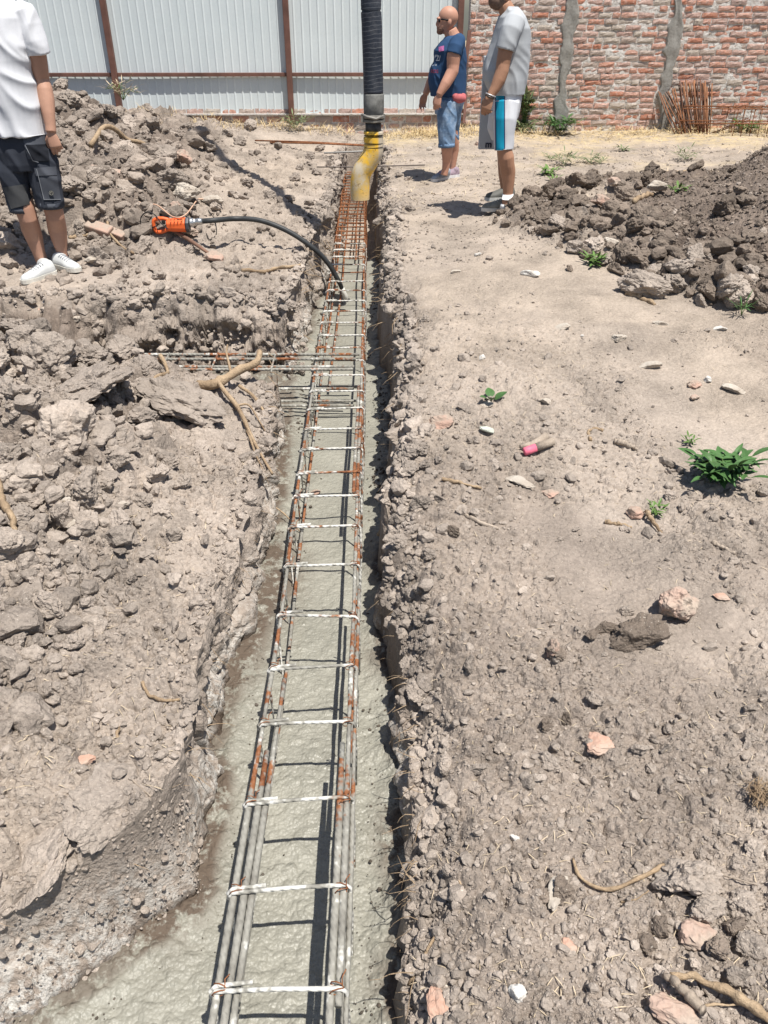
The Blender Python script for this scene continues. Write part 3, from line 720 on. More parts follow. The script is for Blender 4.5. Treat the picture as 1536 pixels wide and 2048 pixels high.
stone(955, 512, 6, 'chalk', 'small white stone on the path near the grey-shirted man', sc=(1.3, .8, .6), up=.35)
stone(910, 545, 9, 'white_stone', 'flat pale chip near the trench lip level with the bright white stone', sc=(1.4, .6, .3), up=.2)
stone(1122, 658, 17, 'white_stone', 'pointed pale chip on the path left of the squarish pale stone', sc=(1.3, .5, .35))
stone(1236, 679, 17, 'white_stone', 'squarish pale stone on the trodden path', sc=(1, .9, .4))
stone(1298, 736, 19, 'white_stone', 'long pale block lying on the path above the dry twigs', sc=(1.3, .7, .5))
stone(964, 716, 9, 'chalk', 'small white chip on the path above the three-leaved seedling', sc=(1.2, .7, .5))
stone(1090, 806, 14, 'white_stone', 'rounded tan stone right of the three-leaved seedling', sc=(1, .9, .4))
stone(972, 812, 12, 'white_stone', 'pale stone partly under the three-leaved seedling', sc=(1.2, .9, .5))
stone(980, 863, 16, 'green_stone', 'flat greenish white shard above the pink-tipped stakes', sc=(1.2, .7, .25))
stone(1416, 762, 10, 'chalk', 'small white lump near the right side of the path', sc=(1, .9, .7))
stone(1470, 782, 19, 'white_stone', 'flat pale plate at the right edge of the path', sc=(1.4, .6, .25))
stone(1388, 772, 14, 'brown_brick', 'brownish stone beside the small white lump on the path', sc=(1.1, .8, .6))
stone(1388, 798, 12, 'brick_bit', 'dusty pinkish stone below the brownish stone on the path', sc=(1, .8, .5))
stone(1320, 650, 14, 'white_stone', 'pale flat stone near the foot of the right heap', sc=(1.3, .7, .3))
stone(1440, 660, 12, 'chalk', 'white angular stone below the right heap', sc=(1.1, .8, .5))
stone(1040, 968, 22, 'white_stone', 'long smooth pale stone below the pink-tipped stakes', sc=(1.4, .6, .3), rz=-.5)
stone(1100, 990, 16, 'brown_brick', 'tan stone right of the long smooth pale stone', sc=(1.1, .8, .4))
stone(880, 850, 24, 'brown_brick', 'pinkish-brown block at the trench lip beside the pale root', sc=(1.1, .9, .6))
stone(1265, 1030, 18, 'brown_brick', 'split woody lump among pale splinters on the right bank', 'wood_lump', 'wood lump', (1.2, .8, .7))
stone(1190, 345+5, 6, 'brown_brick', 'little dark stone on the far path', sc=(1, .8, .7))
stone(955, 290, 7, 'brown_brick', 'small brown stone on the ground between the two standing men', sc=(1, .9, .8))
stone(858, 300, 7, 'white_stone', 'small grey stone on the far ground left of the man in the navy shirt', sc=(1, .9, .7))
stone(1310, 395, 17, 'white_stone', 'pale elongated stone on top of the dark clods', sc=(1.4, .7, .6), up=1.0, rz=.4)
stone(1225, 384, 13, 'brick_bit', 'light squarish brick piece among the dark clods', 'brick_fragment', 'brick piece', (1, .8, .7), up=1.4)
stone(1195, 435, 17, 'brown_brick', 'flat-faced brown brick lump in the row of dark clods', 'brick_fragment', 'brick piece', (1, .8, .7), up=1.2)
stone(1218, 500, 14, 'white_stone', 'pale angular stone at the front of the dark clods', sc=(1.1, .8, .5), up=.9)
stone(370, 347, 18, 'brown_brick', 'square-ended half brick on the far left heap', 'half_brick', 'half brick', (.9, 1.0, .8), up=1.0)
stone(375, 410, 26, 'white_stone', 'whitish crumbly lump behind the orange vibrator', 'mortar_lump', 'mortar lump', (1.1, .8, .8), up=.8, lv=4)
stone(425, 415, 22, 'white_stone', 'long pale slab right of the whitish lump behind the vibrator', sc=(1.4, .7, .5), up=.5, rz=-.7)
stone(355, 430, 10, 'brick_bit', 'pink brick piece leaning behind the orange vibrator', 'brick_fragment', 'brick piece', (1, .7, .8), up=.8)
stone(385, 472, 15, 'brick_bit', 'pinkish brick sliver in front of the orange vibrator', 'brick_fragment', 'brick piece', (1.4, .6, .5), up=.5, rz=-.5)
stone(266, 473, 15, 'chalk', 'white flat chip right of the dusty bricks on the left', sc=(1.1, .8, .5), up=.6)
stone(190, 528, 16, 'white_stone', 'pale flat shard just right of the white shoe', sc=(1.2, .7, .4), up=.5)
stone(430, 520, 17, 'brown_brick', 'grey stone at the end of the brown iron handle', sc=(1.2, .8, .6), up=.4)
stone(1165, 432+240, 4, 'chalk', 'tiny white fleck of stone on the path', sc=(1, 1, .6))
for u, v, r, lab, rz in ((218, 373, 30, 'dusty brick standing tilted on the far left heap', .5), (200, 468, 26, 'reddish dusty brick lying beside the man in white', -.25), (236, 475, 18, 'second dusty brick, right of the reddish one beside the man in white', -.45)):
    p, t = onground(u, v); s = r*t/F; mb = MB(); mb.box((-s, -s*.5, -s*.3), (s, s*.5, s*.35))
    o = mb.build('dusty_brick', M['brown_brick']); o.location = (p.x, p.y, p.z+s*.35); o.rotation_euler = (.35, .25, rz); tag(o, lab, 'brick')
    bv = o.modifiers.new('bevel', 'BEVEL'); bv.width = s*.10; bv.segments = 2
p = atz(631, 986, ZC); rock('stone', p, .022, M['brown_brick'], 'tan pebble resting on the wet concrete inside the cage', 'stone', None, 5, (1.3, .8, .6), 0, 3)

LM = {
 'near left heap': [(360,830,'the largest dark layered clod'),(190,820,'the broad pale clod'),(75,655,'the squared soil block'),(150,1060,'the tilted pale slab'),(25,1040,'the splintered root'),(310,760,'the thin winding root')],
 'far left heap': [(218,373,'the tilted dusty brick'),(350,450,'the orange vibrator'),(370,347,'the half brick'),(90,545,'the white trainers'),(230,205,'the left fence post'),(375,410,'the whitish lump'),(110,250,"the white-shirted man's arm"),(480,300,'the hose shadow'),(620,380,'the trench lip'),(265,325,'the crooked branch')],
 'right heap row': [(1035,420,"the grey-shirted man's shoes"),(1195,435,'the brown brick lump'),(1310,395,'the pale elongated stone'),(1190,532,'the low green weed'),(1218,500,'the pale angular stone'),(1290,588,'the pale long clod'),(1482,632,'the thin grass shoot'),(1440,440,'the upper slope')],
 'near right bank': [(1342,1220,'the big pinkish stone'),(1194,1492,'the pink and grey brick piece'),(1390,1870,'the brown-pink brick lump'),(1225,1782,'the curved peeled twig'),(1033,1990,'the white mortar lump'),(1440,945,'the bushy weed'),(1080,895,'the pink-tipped stake'),(1105,1308,'the stone on edge'),(860,1110,'the trench lip'),(1515,1600,'the fibre clump')],
 'right trench lip': [(800,880,'the smooth pale root'),(980,795,'the three-leaved seedling'),(745,380,'the yellow nozzle'),(770,560,'the vibrator head'),(830,1250,'the fine white roots'),(850,1700,'the long thin root'),(840,1500,'the middle foreground'),(800,1080,'the darkest wall')]}
GL = {G1: 'near left heap', G2: 'far left heap', G3: 'right heap row', G4: 'near right bank', G5: 'right trench lip'}
ORD = ['nearest', 'second', 'third', 'fourth', 'fifth', 'sixth', 'seventh', 'eighth', 'ninth', 'tenth', 'eleventh', 'twelfth']
def relabel():
    bins = {}
    for o, (u, v, r, g) in CLOD_AT.items():
        if g not in GL: continue
        lu, lv, nm = min(LM[GL[g]], key=lambda l: (l[0]-u)**2+(l[1]-v)**2)
        dx, dy = u-lu, v-lv
        d = ('right of' if dx > 0 else 'left of') if abs(dx) > 2.2*abs(dy) else ('below' if dy > 0 else 'above') if abs(dy) > 2.2*abs(dx) else ('below' if dy > 0 else 'above')+(' and right of' if dx > 0 else ' and left of')
        bins.setdefault((g, nm, d), []).append((dx*dx+dy*dy, r, o))
    for (g, nm, d), L in bins.items():
        L.sort(key=lambda q: q[0])
        for i, (_, r, o) in enumerate(L):
            ob = bpy.data.objects[o]; dark = ob.data.materials[0].name.startswith('moist')
            w = 'dark' if dark else 'pale'
            k = '' if len(L) == 1 else ORD[min(i, 11)]+' '
            sz = 'small' if r < 16 else 'large' if r > 28 else 'middling'
            ob['label'] = f"{k}{sz} {w} clod {d} {nm}, {GL[g]}" if g != G5 else f"{k}{sz} crumbling clod {d} {nm}, {GL[g]}"
relabel()
# ------------------------------------------------------------------ materials of built things
def rust_mat(name, coat=True, white=0.0, more=0.0):
    m = Mat(name, .75, .3)
    n = m.noise(14, 4, .7); X = m.xyz(m.geo('Position'))
    c = m.ramp(n, [(0.3, (.085, .035, .020)), (0.5, (.22, .085, .035)), (0.68, (.33, .15, .072))])
    if coat:
        nn = m.t.nodes.new('ShaderNodeTexNoise'); nn.inputs['Scale'].default_value = 5.0; nn.inputs['Detail'].default_value = 4; nn.inputs['Roughness'].default_value = .8
        m.L(m.geo('Position'), nn.inputs['Vector']); q = nn.outputs[0]
        near = m.maprange(X[1], 3.3, 7.5, .085, .02); vn = m.maprange(X[1], 1.65, 1.1, 0.0, .22)
        far = m.maprange(X[1], 8.2, 9.6, 0, -.5)
        k = m.math('ADD', m.math('ADD', q, near), m.math('ADD', vn, far))
        k = m.math('ADD', k, more); kk = m.ramp(k, [(0.53, 0.0), (0.59, 1.0)])
        cem = m.ramp(m.noise(11, 3, .7), [(.36-white*.3, (.20, .19, .165)), (.60-white, (.29, .28, .245)), (.66-white, (.56, .55, .51))])
        c = m.mix(kk, c, cem)
    m.col(c)
    wv = m.n.new('ShaderNodeTexWave'); wv.bands_direction = 'DIAGONAL'; wv.inputs['Scale'].default_value = 22; wv.inputs['Distortion'].default_value = 1.0; m.L(m.geo('Position'), wv.inputs['Vector'])
    m.bump(wv.outputs['Fac'], .55, .0035); m.bump(m.noise(60, 3, .7), .5, .006); return m.m
M['rebar'] = rust_mat('cement_spattered_rebar')
M['rust'] = rust_mat('bare_rusty_rebar', False)
M['stirrup'] = rust_mat('whitened_stirrup', True, .17, .05); M['side_bar'] = rust_mat('greyed_rebar', True, .03, .06)
_r = Mat('rod_rust', .8, .2); _k = _r.ramp(_r.rand(), [(0, (.085, .045, .032)), (.35, (.20, .095, .055)), (.7, (.30, .14, .07)), (1, (.20, .15, .13))]); _r.col(_r.mix(.6, _k, _r.ramp(_r.noise(9, 3, .7), [(.3, .6), (.7, 1.25)]), 'MULTIPLY')); M['rod_rust'] = _r.m
M['steel_brown'] = simple('brown_primer_steel', (.145, .070, .052), .6, .4, var=.3, scale=6, bump=.15)
M['bark'] = Mat('root_bark', .85, .15)
_b = M['bark']; _v = _b.mapping((1, 1, 1)); _b.col(_b.mix(.6, _b.ramp(_b.noise(7, 4, .6), [(.3, (.25, .175, .11)), (.7, (.47, .355, .235))]), _b.ramp(_b.noise(90, 3, .7), [(.3, .55), (.7, 1.2)]), 'MULTIPLY')); _b.bump(_b.noise(45, 4, .75), 1.0, .010); M['bark'] = _b.m
_b = Mat('grey_dead_wood', .9, .1); _b.col(_b.mix(.6, _b.ramp(_b.noise(7, 3, .6), [(.3, (.27, .22, .175)), (.7, (.44, .37, .30))]), _b.ramp(_b.noise(90, 3, .7), [(.3, .6), (.7, 1.2)]), 'MULTIPLY')); _b.bump(_b.noise(70, 4, .75), .9, .006); M['deadwood'] = _b.m

# ------------------------------------------------------------------ metal sheet fence on its brick plinth
FY = 13.62
def build_fence():
    top = 2.45; t = empty('sheet_metal_fence', (0, FY, .28), 'tall pale grey sheet metal fence on rusty posts behind the heap', 'fence')
    sm = Mat('pale_sheet', .55, .35)
    sm.col(sm.mix(.6, sm.ramp(sm.noise(1.3, 3, .6), [(.3, (.60, .66, .67)), (.7, (.66, .715, .72))]), sm.ramp(sm.noise(26, 3, .7), [(.3, .93), (.7, 1.03)]), 'MULTIPLY'))
    posts = [at(227, 120, FY).x, at(578, 120, FY).x, at(918, 90, FY).x]; gap = posts[1]-posts[0]
    posts = [posts[0]-2*gap, posts[0]-gap]+posts
    pitch = .119
    def sheet(x0, x1):
        prof = []; x = x0; k = 0
        while x < x1-.001:
            w = min(pitch, x1-x); prof += [(x, 0), (x+w-.030, 0), (x+w-.027, -.007), (x+w-.015, -.007)]
            if k % 9 == 8: prof += [(x+w-.006, -.002), (x+w-.004, -.006)]
            x += w; k += 1
        prof.append((x1, 0)); zs = [.285, .72, 1.3, 1.9, top]; n = len(prof); V = []; Fs = []
        for z in zs:
            for px, py in prof: V.append((px, FY+py+.004*math.sin(px*1.7+z*2.1), z))
        for i in range(len(zs)-1):
            for j in range(n-1): Fs.append((i*n+j, i*n+j+1, (i+1)*n+j+1, (i+1)*n+j))
        mb = MB(); mb.add(V, Fs); o = mb.build('sheet_panel', sm.m, t); s = o.modifiers.new('thick', 'SOLIDIFY'); s.thickness = .0012
    for a, b in zip([posts[0]-.6]+posts, posts+[None]):
        if b is None: break
        sheet(a+.001, b-.001)
    for x in posts:
        mb = MB(); mb.box((x-.042, FY-.115, -.15), (x+.042, FY-.035, top)); o = mb.build('post', M['steel_brown'], t)
        b = o.modifiers.new('b', 'BEVEL'); b.width = .006
    zr = at(700, 149, FY-.05).z
    for a, b in zip([posts[0]-.6]+posts[:-1], posts):
        for z in (zr, 2.25):
            mb = MB(); mb.box((a+.043, FY-.068, z-.026), (b-.043, FY-.020, z+.026)); o = mb.build('rail', M['steel_brown'], t)
            bv = o.modifiers.new('b', 'BEVEL'); bv.width = .004
    return posts
posts = build_fence()

def bricks(x0, x1, z0, z1, y, seed, L=.252, H=.0785, holes=None, depth=.10):
    rg = np.random.default_rng(seed); V = []; Fq = []; r = 0; z = z0
    cube = np.array([(a, b, c) for c in (-.5, .5) for b in (-.5, .5) for a in (-.5, .5)])
    faces = [(0,1,5,4),(1,3,7,5),(3,2,6,7),(2,0,4,6),(4,5,7,6),(0,2,3,1)]
    while z < z1:
        x = x0-(L/2 if r % 2 else 0)-rg.uniform(0, .05)
        while x < x1:
            w = L*rg.choice([1, 1, 1, .5, .95, .8])*rg.uniform(.95, 1.03)
            a, b = max(x, x0), min(x+w, x1)
            if b-a > .05:
                m = rg.uniform(.010, .017); h = H-rg.uniform(.010, .018)
                # front face as a small grid so that its outline can wander
                cx = (a+b)/2; wd = b-a-m; pr = rg.uniform(-.008, .010)
                n = 5; q = []
                for j in range(4):
                    for i in range(n+1):
                        u = i/n-.5; s = j/3-.5
                        e = abs(u) > .45 or abs(s) > .45
                        jx, jz = rg.normal(0, .0032, 2)
                        q.append((cx+u*wd+jx, y-pr+(.006 if e else rg.normal(0, .0025)), z+H/2+s*h+jz+.003*math.sin(a*9)))
                base = len(V); V += q
                for j in range(3):
                    for i in range(n): k = base+j*(n+1)+i; Fq.append((k, k+1, k+n+2, k+n+1))
                ring = list(range(base, base+n+1))+[base+j*(n+1)+n for j in (1, 2, 3)]+[base+3*(n+1)+i for i in range(n-1, -1, -1)]+[base+j*(n+1) for j in (2, 1)]
                b2 = len(V)
                for k in ring: V.append((V[k][0], y+depth*.4, V[k][2]))
                for i in range(len(ring)): j = (i+1) % len(ring); Fq.append((ring[j], ring[i], b2+i, b2+j))
            x += w
        z += H; r += 1
    return V, Fq
bm_ = Mat('old_brick', .9, .12)
ri = bm_.geo('Random Per Island')
_c = bm_.ramp(ri, [(0, (.46, .21, .14)), (.12, (.46, .31, .26)), (.28, (.42, .34, .29)), (.42, (.50, .27, .20)), (.56, (.54, .37, .31)), (.70, (.46, .40, .34)), (.83, (.55, .33, .26)), (.93, (.40, .29, .25))], 'CONSTANT')
_c = bm_.mix(bm_.ramp(bm_.noise(14, 4, .75), [(.48, 0), (.68, .6)]), _c, (.58, .50, .45))
_c = bm_.mix(.8, _c, bm_.ramp(bm_.noise(32, 3, .7), [(.3, .70), (.7, 1.18)]), 'MULTIPLY')
bm_.col(_c); bm_.bump(bm_.noise(50, 4, .75), .9, .010); M['brick'] = bm_.m
mo_ = Mat('lime_mortar', .95, .1); mo_.col(mo_.ramp(mo_.noise(18, 4, .75), [(.34, (.24, .21, .185)), (.44, (.58, .55, .51)), (.7, (.72, .69, .65))])); mo_.bump(mo_.noise(30, 4, .8), 1.0, .018); M['mortar'] = mo_.m
ce_ = Mat('cement_render', .9, .15); ce_.col(ce_.mix(.7, ce_.ramp(ce_.noise(5, 4, .7), [(.3, (.235, .225, .205)), (.7, (.32, .31, .285))]), ce_.ramp(ce_.noise(40, 3, .7), [(.3, .8), (.7, 1.15)]), 'MULTIPLY')); ce_.bump(ce_.noise(26, 4, .75), .8, .012); M['cement'] = ce_.m

def build_wall():
    x0, x1, y = 1.46, 10.5, 13.52
    t = empty('brick_wall', (x0, y, 0), 'old wall of weathered red bricks with thick white mortar behind the two standing men', 'brick wall')
    V, Fq = bricks(x0, x1, -.12, 2.7, y, 3); mb = MB(); mb.add(V, Fq); mb.build('brickwork', M['brick'], t)
    # mortar bed: an uneven sheet a little behind the brick faces
    nx, nz = 620, 240; X, Z = np.meshgrid(np.linspace(x0, x1, nx), np.linspace(-.2, 2.7, nz))
    Yv = y+.009+.006*fbm(X*9, Z*12, s=201, o=3)
    i = np.arange(nz-1)[:, None]*nx+np.arange(nx-1)[None, :]; Fm = np.stack([i, i+1, i+nx+1, i+nx], -1).reshape(-1, 4)
    V = np.stack([X, Yv, Z], -1).reshape(-1, 3)-np.array([x0, y, 0])
    link('mortar', mesh_np('mortar', V, Fm), M['mortar'], t)
    mb = MB(); mb.box((x0, y+.035, -.2), (x1, y+.25, 2.71)); mb.build('wall_core', M['mortar'], t)
    def pier(pts, dep, name='cement_pier'):
        "pts: (z, left, right)"
        nz = 110; nxx = 14; zs = np.linspace(-.15, 2.71, nz); V = []; Fs = []
        z_ = [p[0] for p in pts]; l_ = [p[1] for p in pts]; r_ = [p[2] for p in pts]
        for a, z in enumerate(zs):
            l = np.interp(z, z_, l_)+.030*float(fbm(np.array(z*9.), np.array(dep*3), s=211, o=3)); r = np.interp(z, z_, r_)+.030*float(fbm(np.array(z*9.), np.array(dep*3+5), s=212, o=3))
            for b in range(nxx):
                u = b/(nxx-1); edge = min(u, 1-u)*nxx
                V.append((l+(r-l)*u, y-(.020+.010*float(vnoise(np.array(z*7.), np.array(u*3.), s=213)) if edge > .6 else -.012), z))
        for a in range(nz-1):
            for b in range(nxx-1): k = a*nxx+b; Fs.append((k, k+1, k+nxx+1, k+nxx))
        mb = MB(); mb.add(V, Fs); mb.build(name, M['cement'], t, smooth=True)
    def q(u, v): p = at(u, v, y); return p.x
    def zz(u, v): return at(u, v, y).z
    pier([(zz(1120, 262), q(1106, 262), q(1134, 262)), (zz(1120, 240), q(1108, 240), q(1136, 240)), (zz(1120, 200), q(1110, 200), q(1136, 200)), (zz(1125, 185), q(1116, 185), q(1134, 185)), (zz(1125, 145), q(1117, 145), q(1136, 145)), (zz(1130, 120), q(1119, 120), q(1143, 120)), (zz(1135, 70), q(1122, 70), q(1148, 70)), (zz(1140, 30), q(1128, 30), q(1158, 30)), (zz(1145, 0), q(1134, 0), q(1158, 0)), (2.7, q(1136, 0), q(1160, 0))], 1)
    pier([(zz(1320, 262), q(1312, 262), q(1338, 262)), (zz(1320, 235), q(1316, 235), q(1336, 235)), (zz(1330, 190), q(1316, 190), q(1340, 190)), (zz(1330, 160), q(1322, 160), q(1342, 160)), (zz(1335, 120), q(1328, 120), q(1352, 120)), (zz(1340, 90), q(1329, 90), q(1360, 90)), (zz(1345, 60), q(1335, 60), q(1368, 60)), (zz(1345, 30), q(1345, 30), q(1366, 30)), (zz(1350, 0), q(1350, 0), q(1362, 0)), (2.7, q(1350, 0), q(1362, 0))], 2)
build_wall()
def build_plinth():
    t = empty('brick_plinth', (0, FY, .1), 'low course of red bricks with a mortar cap under the metal fence', 'brick plinth')
    V, Fq = bricks(-9.8, 1.44, -.05, .26, FY-.012, 9, .27, .10); mb = MB(); mb.add(V, Fq); mb.build('brickwork', M['brick'], t)
    mb = MB(); mb.box((-9.8, FY-.004, -.1), (1.44, FY+.2, .262)); mb.build('mortar', M['mortar'], t)
    rg = random.Random(3); mb = MB(); x = -9.8
    while x < 1.4:
        w = rg.uniform(.3, .9); mb.box((x, FY-.050-rg.uniform(0, .012), .263), (min(x+w, 1.44), FY+.2, .280+rg.uniform(0, .004))); x += w+.001
    mb.build('mortar_cap', M['mortar'], t)
build_plinth()

def bar(name, pts, r, mat, label=None, cat=None, group=None, parent=None, n=8, ref=(0, 0, 1)):
    mb = MB(); mb.tube(pts, r, n, ref); o = mb.build(name, mat, parent, smooth=True)
    if label: tag(o, label, cat, group)
    return o
# steel sections leaning at the corner of the fence and the wall
def angle_bar(p, q, w, label, cat='steel bar'):
    p, q = Vector(p), Vector(q); d = (q-p).normalized(); s = Vector((1, 0, 0)); s = (s-d*s.dot(d)).normalized(); f = d.cross(s).normalized(); th = .006
    mb = MB()
    for a0, a1, b0, b1 in ((0, w, 0, th), (0, th, th, w)):
        V = [c+s*x+f*y for c in (p, q) for x, y in ((a0, b0), (a1, b0), (a1, b1), (a0, b1))]
        mb.add(V, [(0, 1, 5, 4), (1, 2, 6, 5), (2, 3, 7, 6), (3, 0, 4, 7), (3, 2, 1, 0), (4, 5, 6, 7)])
    tag(mb.build('steel_angle', M['steel_brown']), label, cat)
p0 = at(914, 243, 13.25)
angle_bar(p0, at(936, 60, 13.42), .055, 'long brown steel angle leaning on the wall behind the man in the navy shirt')
angle_bar(at(925, 246, 13.28), at(930, 188, 13.40), .04, 'short brown steel angle standing beside the longer one behind the man in navy')

# ------------------------------------------------------------------ rods leaning on the wall, and the spare cage lying there
GB = 'rusty rods leaning on the brick wall'
for i in range(46):
    f = i/45
    if i < 7: b = (1352+i*5, 262+random.uniform(-3, 5)); tp = (1317+i*3.2, 186+random.uniform(-4, 8)); gl = 'rusty rod slanting left in the bundle leaning on the brick wall'
    else:
        g = (i-7)/38; b = (1366+g*52+random.uniform(-3, 3), 266+random.uniform(-2, 4)); tp = (1349+g*70+random.uniform(-9, 7), 174-10*math.sin(g*3.0)+random.uniform(-9, 9)); gl = 'rusty rod standing upright in the bundle leaning on the brick wall'
    yb = 13.05+random.uniform(-.12, .2); P = at(b[0], b[1], yb); P.z = gz(P.x, P.y)-.01; Q = at(tp[0], tp[1], 13.43+random.uniform(-.03, .05))
    bar('rebar_rod', [P, (P+Q)/2+Vector((random.uniform(-.02, .02), .0, 0)), Q], .0085, M['rod_rust'], gl, 'rod', GB, n=6)
for k, (a, b) in enumerate((((1418, 268), (1497, 236)), ((1422, 270), (1490, 242)), ((1428, 266), (1500, 239)))):
    P = at(*a, 13.0); Q = at(*b, 13.3); bar('rebar_rod', [P, Q], .009, M['rod_rust'], 'rusty rod lying slanted to the right beside the leaning bundle', 'rod', 'slanted rods beside the bundle', n=6)
def wire_cage():
    o0 = at(1360, 287, 12.62)
    t = empty('wire_cage', (o0.x, 12.62, .03), 'thin rusty stirrup cage lying along the wall at the upper right', 'rebar cage')
    x0, x1 = at(1358, 250, 12.8).x, 8.4; H = .40; g = .03
    for y in (12.62, 12.98):
        for z in (g, g+H*.52, g+H):
            xx = x0+random.uniform(-.08, .1); bar('long_bar', [(xx, y, z), ((xx+x1)/2, y, z-.012), (x1, y, z+.01)], .0085, M['rust'], parent=t, n=5)
    x = x0+.75; k = 0
    while x < x1-.1:
        dx = random.uniform(-.02, .02); pts = [(x, 12.62, g), (x+dx, 12.62, g+H), (x+dx, 12.98, g+H), (x, 12.98, g), (x, 12.62, g)]
        bar('stirrup', pts, .0065, M['rust'], parent=t, n=4); x += .125
wire_cage()
GC = 'rusty rods laid across the far end of the trench'
bar('rebar_rod', [atz(510, 281, .07), atz(620, 284, .08), atz(745, 291, .06)], .010, M['rust'], 'upper of two rusty rods laid across the far end of the trench', 'rod', GC, n=6)
bar('rebar_rod', [atz(540, 285, .06), atz(640, 287, .07), atz(760, 293, .05)], .010, M['rust'], 'lower of two rusty rods laid across the far end of the trench', 'rod', GC, n=6)
bar('rebar_rod', [atz(648, 306, .02), atz(760, 301, .03)], .011, simple('grey_steel', (.30, .29, .27), .6), 'pale grey rod across the trench behind the yellow nozzle', 'rod', n=6)
bar('rebar_rod', [atz(634, 334, .02), atz(700, 334, .03), atz(850, 330, .02)], .007, simple('dark_steel', (.12, .10, .09), .6), 'thin dark rod across the trench behind the yellow nozzle', 'rod', n=6)

# ------------------------------------------------------------------ the main reinforcement cage
HT = -.39                                        # level of its top bars
def main_cage():
    t = empty('rebar_cage', (-.23, .6, -.6), 'long rust and cement-spattered reinforcement cage lying in the trench', 'rebar cage')
    XLc, XRc = -.372, -.082; y0, y1 = .45, 12.6
    ys = [.25, .475, .735, .985, 1.24, 1.523, 1.833, 2.10, 2.382, 2.708, 2.985, 3.246, 3.481, 3.739, 3.978]
    while ys[-1] < y1-.3: ys.append(ys[-1]+(.262 if ys[-1] < 8 else .20))
    wob = lambda y, a, s: a*float(vnoise(np.array(y*.9), np.array(0.), s=s))
    lz = lambda y: HT+wob(y, .012, 301)-.0*y
    sh = lambda y: -.020*max(0., min(1., (2.4-y)/1.4))
    xl = lambda y: XLc+sh(y)+wob(y, .012, 302); xr = lambda y: XRc+sh(y)+wob(y, .012, 303)
    def long_(xf, dz, a, b, r0, r1=None):
        n = int((b-a)/.12)+2; pts = []; rr = []
        for i in range(n):
            y = a+(b-a)*i/(n-1); pts.append((xf(y), y, lz(y)+dz+wob(y*2, .003, 305)))
            r = (r1 or r0)+(r0-(r1 or r0))*max(0, 1-y/1.9) if r1 else r0
            rr.append(r*(1+.20*float(vnoise(np.array(y*11), np.array(dz*9.), s=306)) if y < 4 else r/r) if y < 4 else r)
        bar('long_bar', pts, rr, M['rebar'], parent=t, n=8)
    long_(lambda y: xl(y)-.004, 0, y0-.6, y1, .0135, .0080)
    long_(lambda y: xl(y)+.024, .002, y0-.6, 1.72, .0130, .0088)
    long_(lambda y: xl(y)+.044, -.003, .3, 2.05, .0120, .0080)
    long_(lambda y: xl(y)+.006, -.24, y0-.6, y1, .0125, .0078)
    long_(lambda y: xl(y)+.07, -.25, 5.2, y1, .0090)
    long_(lambda y: xr(y), 0, .95, y1, .0125, .0082)
    long_(lambda y: xr(y)-.020, .0, 0.0, 1.75, .0120, .0095)
    long_(lambda y: xr(y)+.018, -.02, .7, 2.6, .0070)
    long_(lambda y: xr(y)-.018, .004, 3.3, 4.6, .0085)
    long_(lambda y: xr(y)+.004, -.24, .3, y1, .0130, .0090)
    long_(lambda y: xr(y)-.10, -.25, 8.6, y1, .0085)
    for y in ys:
        a, b = xl(y)-.018, xr(y)+.018; z = lz(y)+.014; far = y > 9.0; zb = ZC-.02 if not far else -.70
        j = random.uniform(-.010, .010); k = random.uniform(-.012, .012); r = .0058 if y < 4 else .0055
        pts = [(a+.10, y+j+.010, z+.001), (a+.012, y+j, z), (a, y+j, z-.012), (a-.002, y+j*.4, z-.14), (a, y, zb)]
        pts2 = [(b, y+.0, zb), (b+.002, y+k*.5, z-.14), (b, y+k, z-.012), (b-.012, y+k, z)]
        pts += [(b-.012, y-.0, zb-.01), ] if False else []
        full = list(reversed(pts2))
        path = [(a+.10, y+j+.012, z+.002), (a+.012, y+j+.004, z+.001), (a-.001, y+j, z-.012), (a-.002, y+j*.4, z-.14), (a, y, zb), (b, y, zb), (b+.002, y+k*.5, z-.14), (b, y+k, z-.012), (b-.012, y+k, z), ((a+b)/2, y+(j+k)/2+random.uniform(-.003, .003), z-.002), (a+.012, y+j-.008, z), (a+.0, y+j-.010, z-.02)]
        bar('stirrup', path, r, M['stirrup'], parent=t, n=7)
        if .4 < y < 4.0:
            for xx in (xl(y)+.004, xr(y)-.004):
                zt = lz(y); c = Vector((xx, y, zt)); pts = []
                for i in range(15): an = i*.85; pts.append(c+Vector((.017*math.cos(an), .012*math.sin(an*.5), .012+.012*math.sin(an))))
                pts += [c+Vector((.012, .016, .030)), c+Vector((.022, .028, .036+random.uniform(-.01, .01)))]
                bar('tie_wire', pts, .0016, M['rust'], parent=t, n=5)
main_cage()
def side_cage():
    t = empty('rebar_cage', (-1.6, 4.9, -.6), 'shorter reinforcement cage coming in from the left under the forked root', 'rebar cage')
    x0, x1 = -3.6, -.09
    for y, z, r in ((5.10, HT+.026, .0105), (5.02, HT+.024, .0105), (4.89, HT+.022, .010), (4.84, HT+.024, .010), (5.09, -.60, .010), (5.03, -.585, .010), (4.86, -.60, .009), (4.80, -.605, .009)):
        bar('long_bar', [(x0, y, z-.005), (-1.8, y+.01, z+.004), (x1-random.uniform(0, .05), y, z)], r, M['side_bar'], parent=t, n=8)
    for x in (-2.3, -1.95, -1.38, -1.05, -.66):
        bar('stirrup', [(x, 4.83, HT+.036), (x, 5.11, HT+.038), (x, 5.125, HT+.02), (x-.01, 5.12, ZC-.01), (x-.01, 4.82, ZC-.01), (x, 4.815, HT+.02), (x, 4.83, HT+.036)], .0062, M['side_bar'], parent=t, n=7)
side_cage()

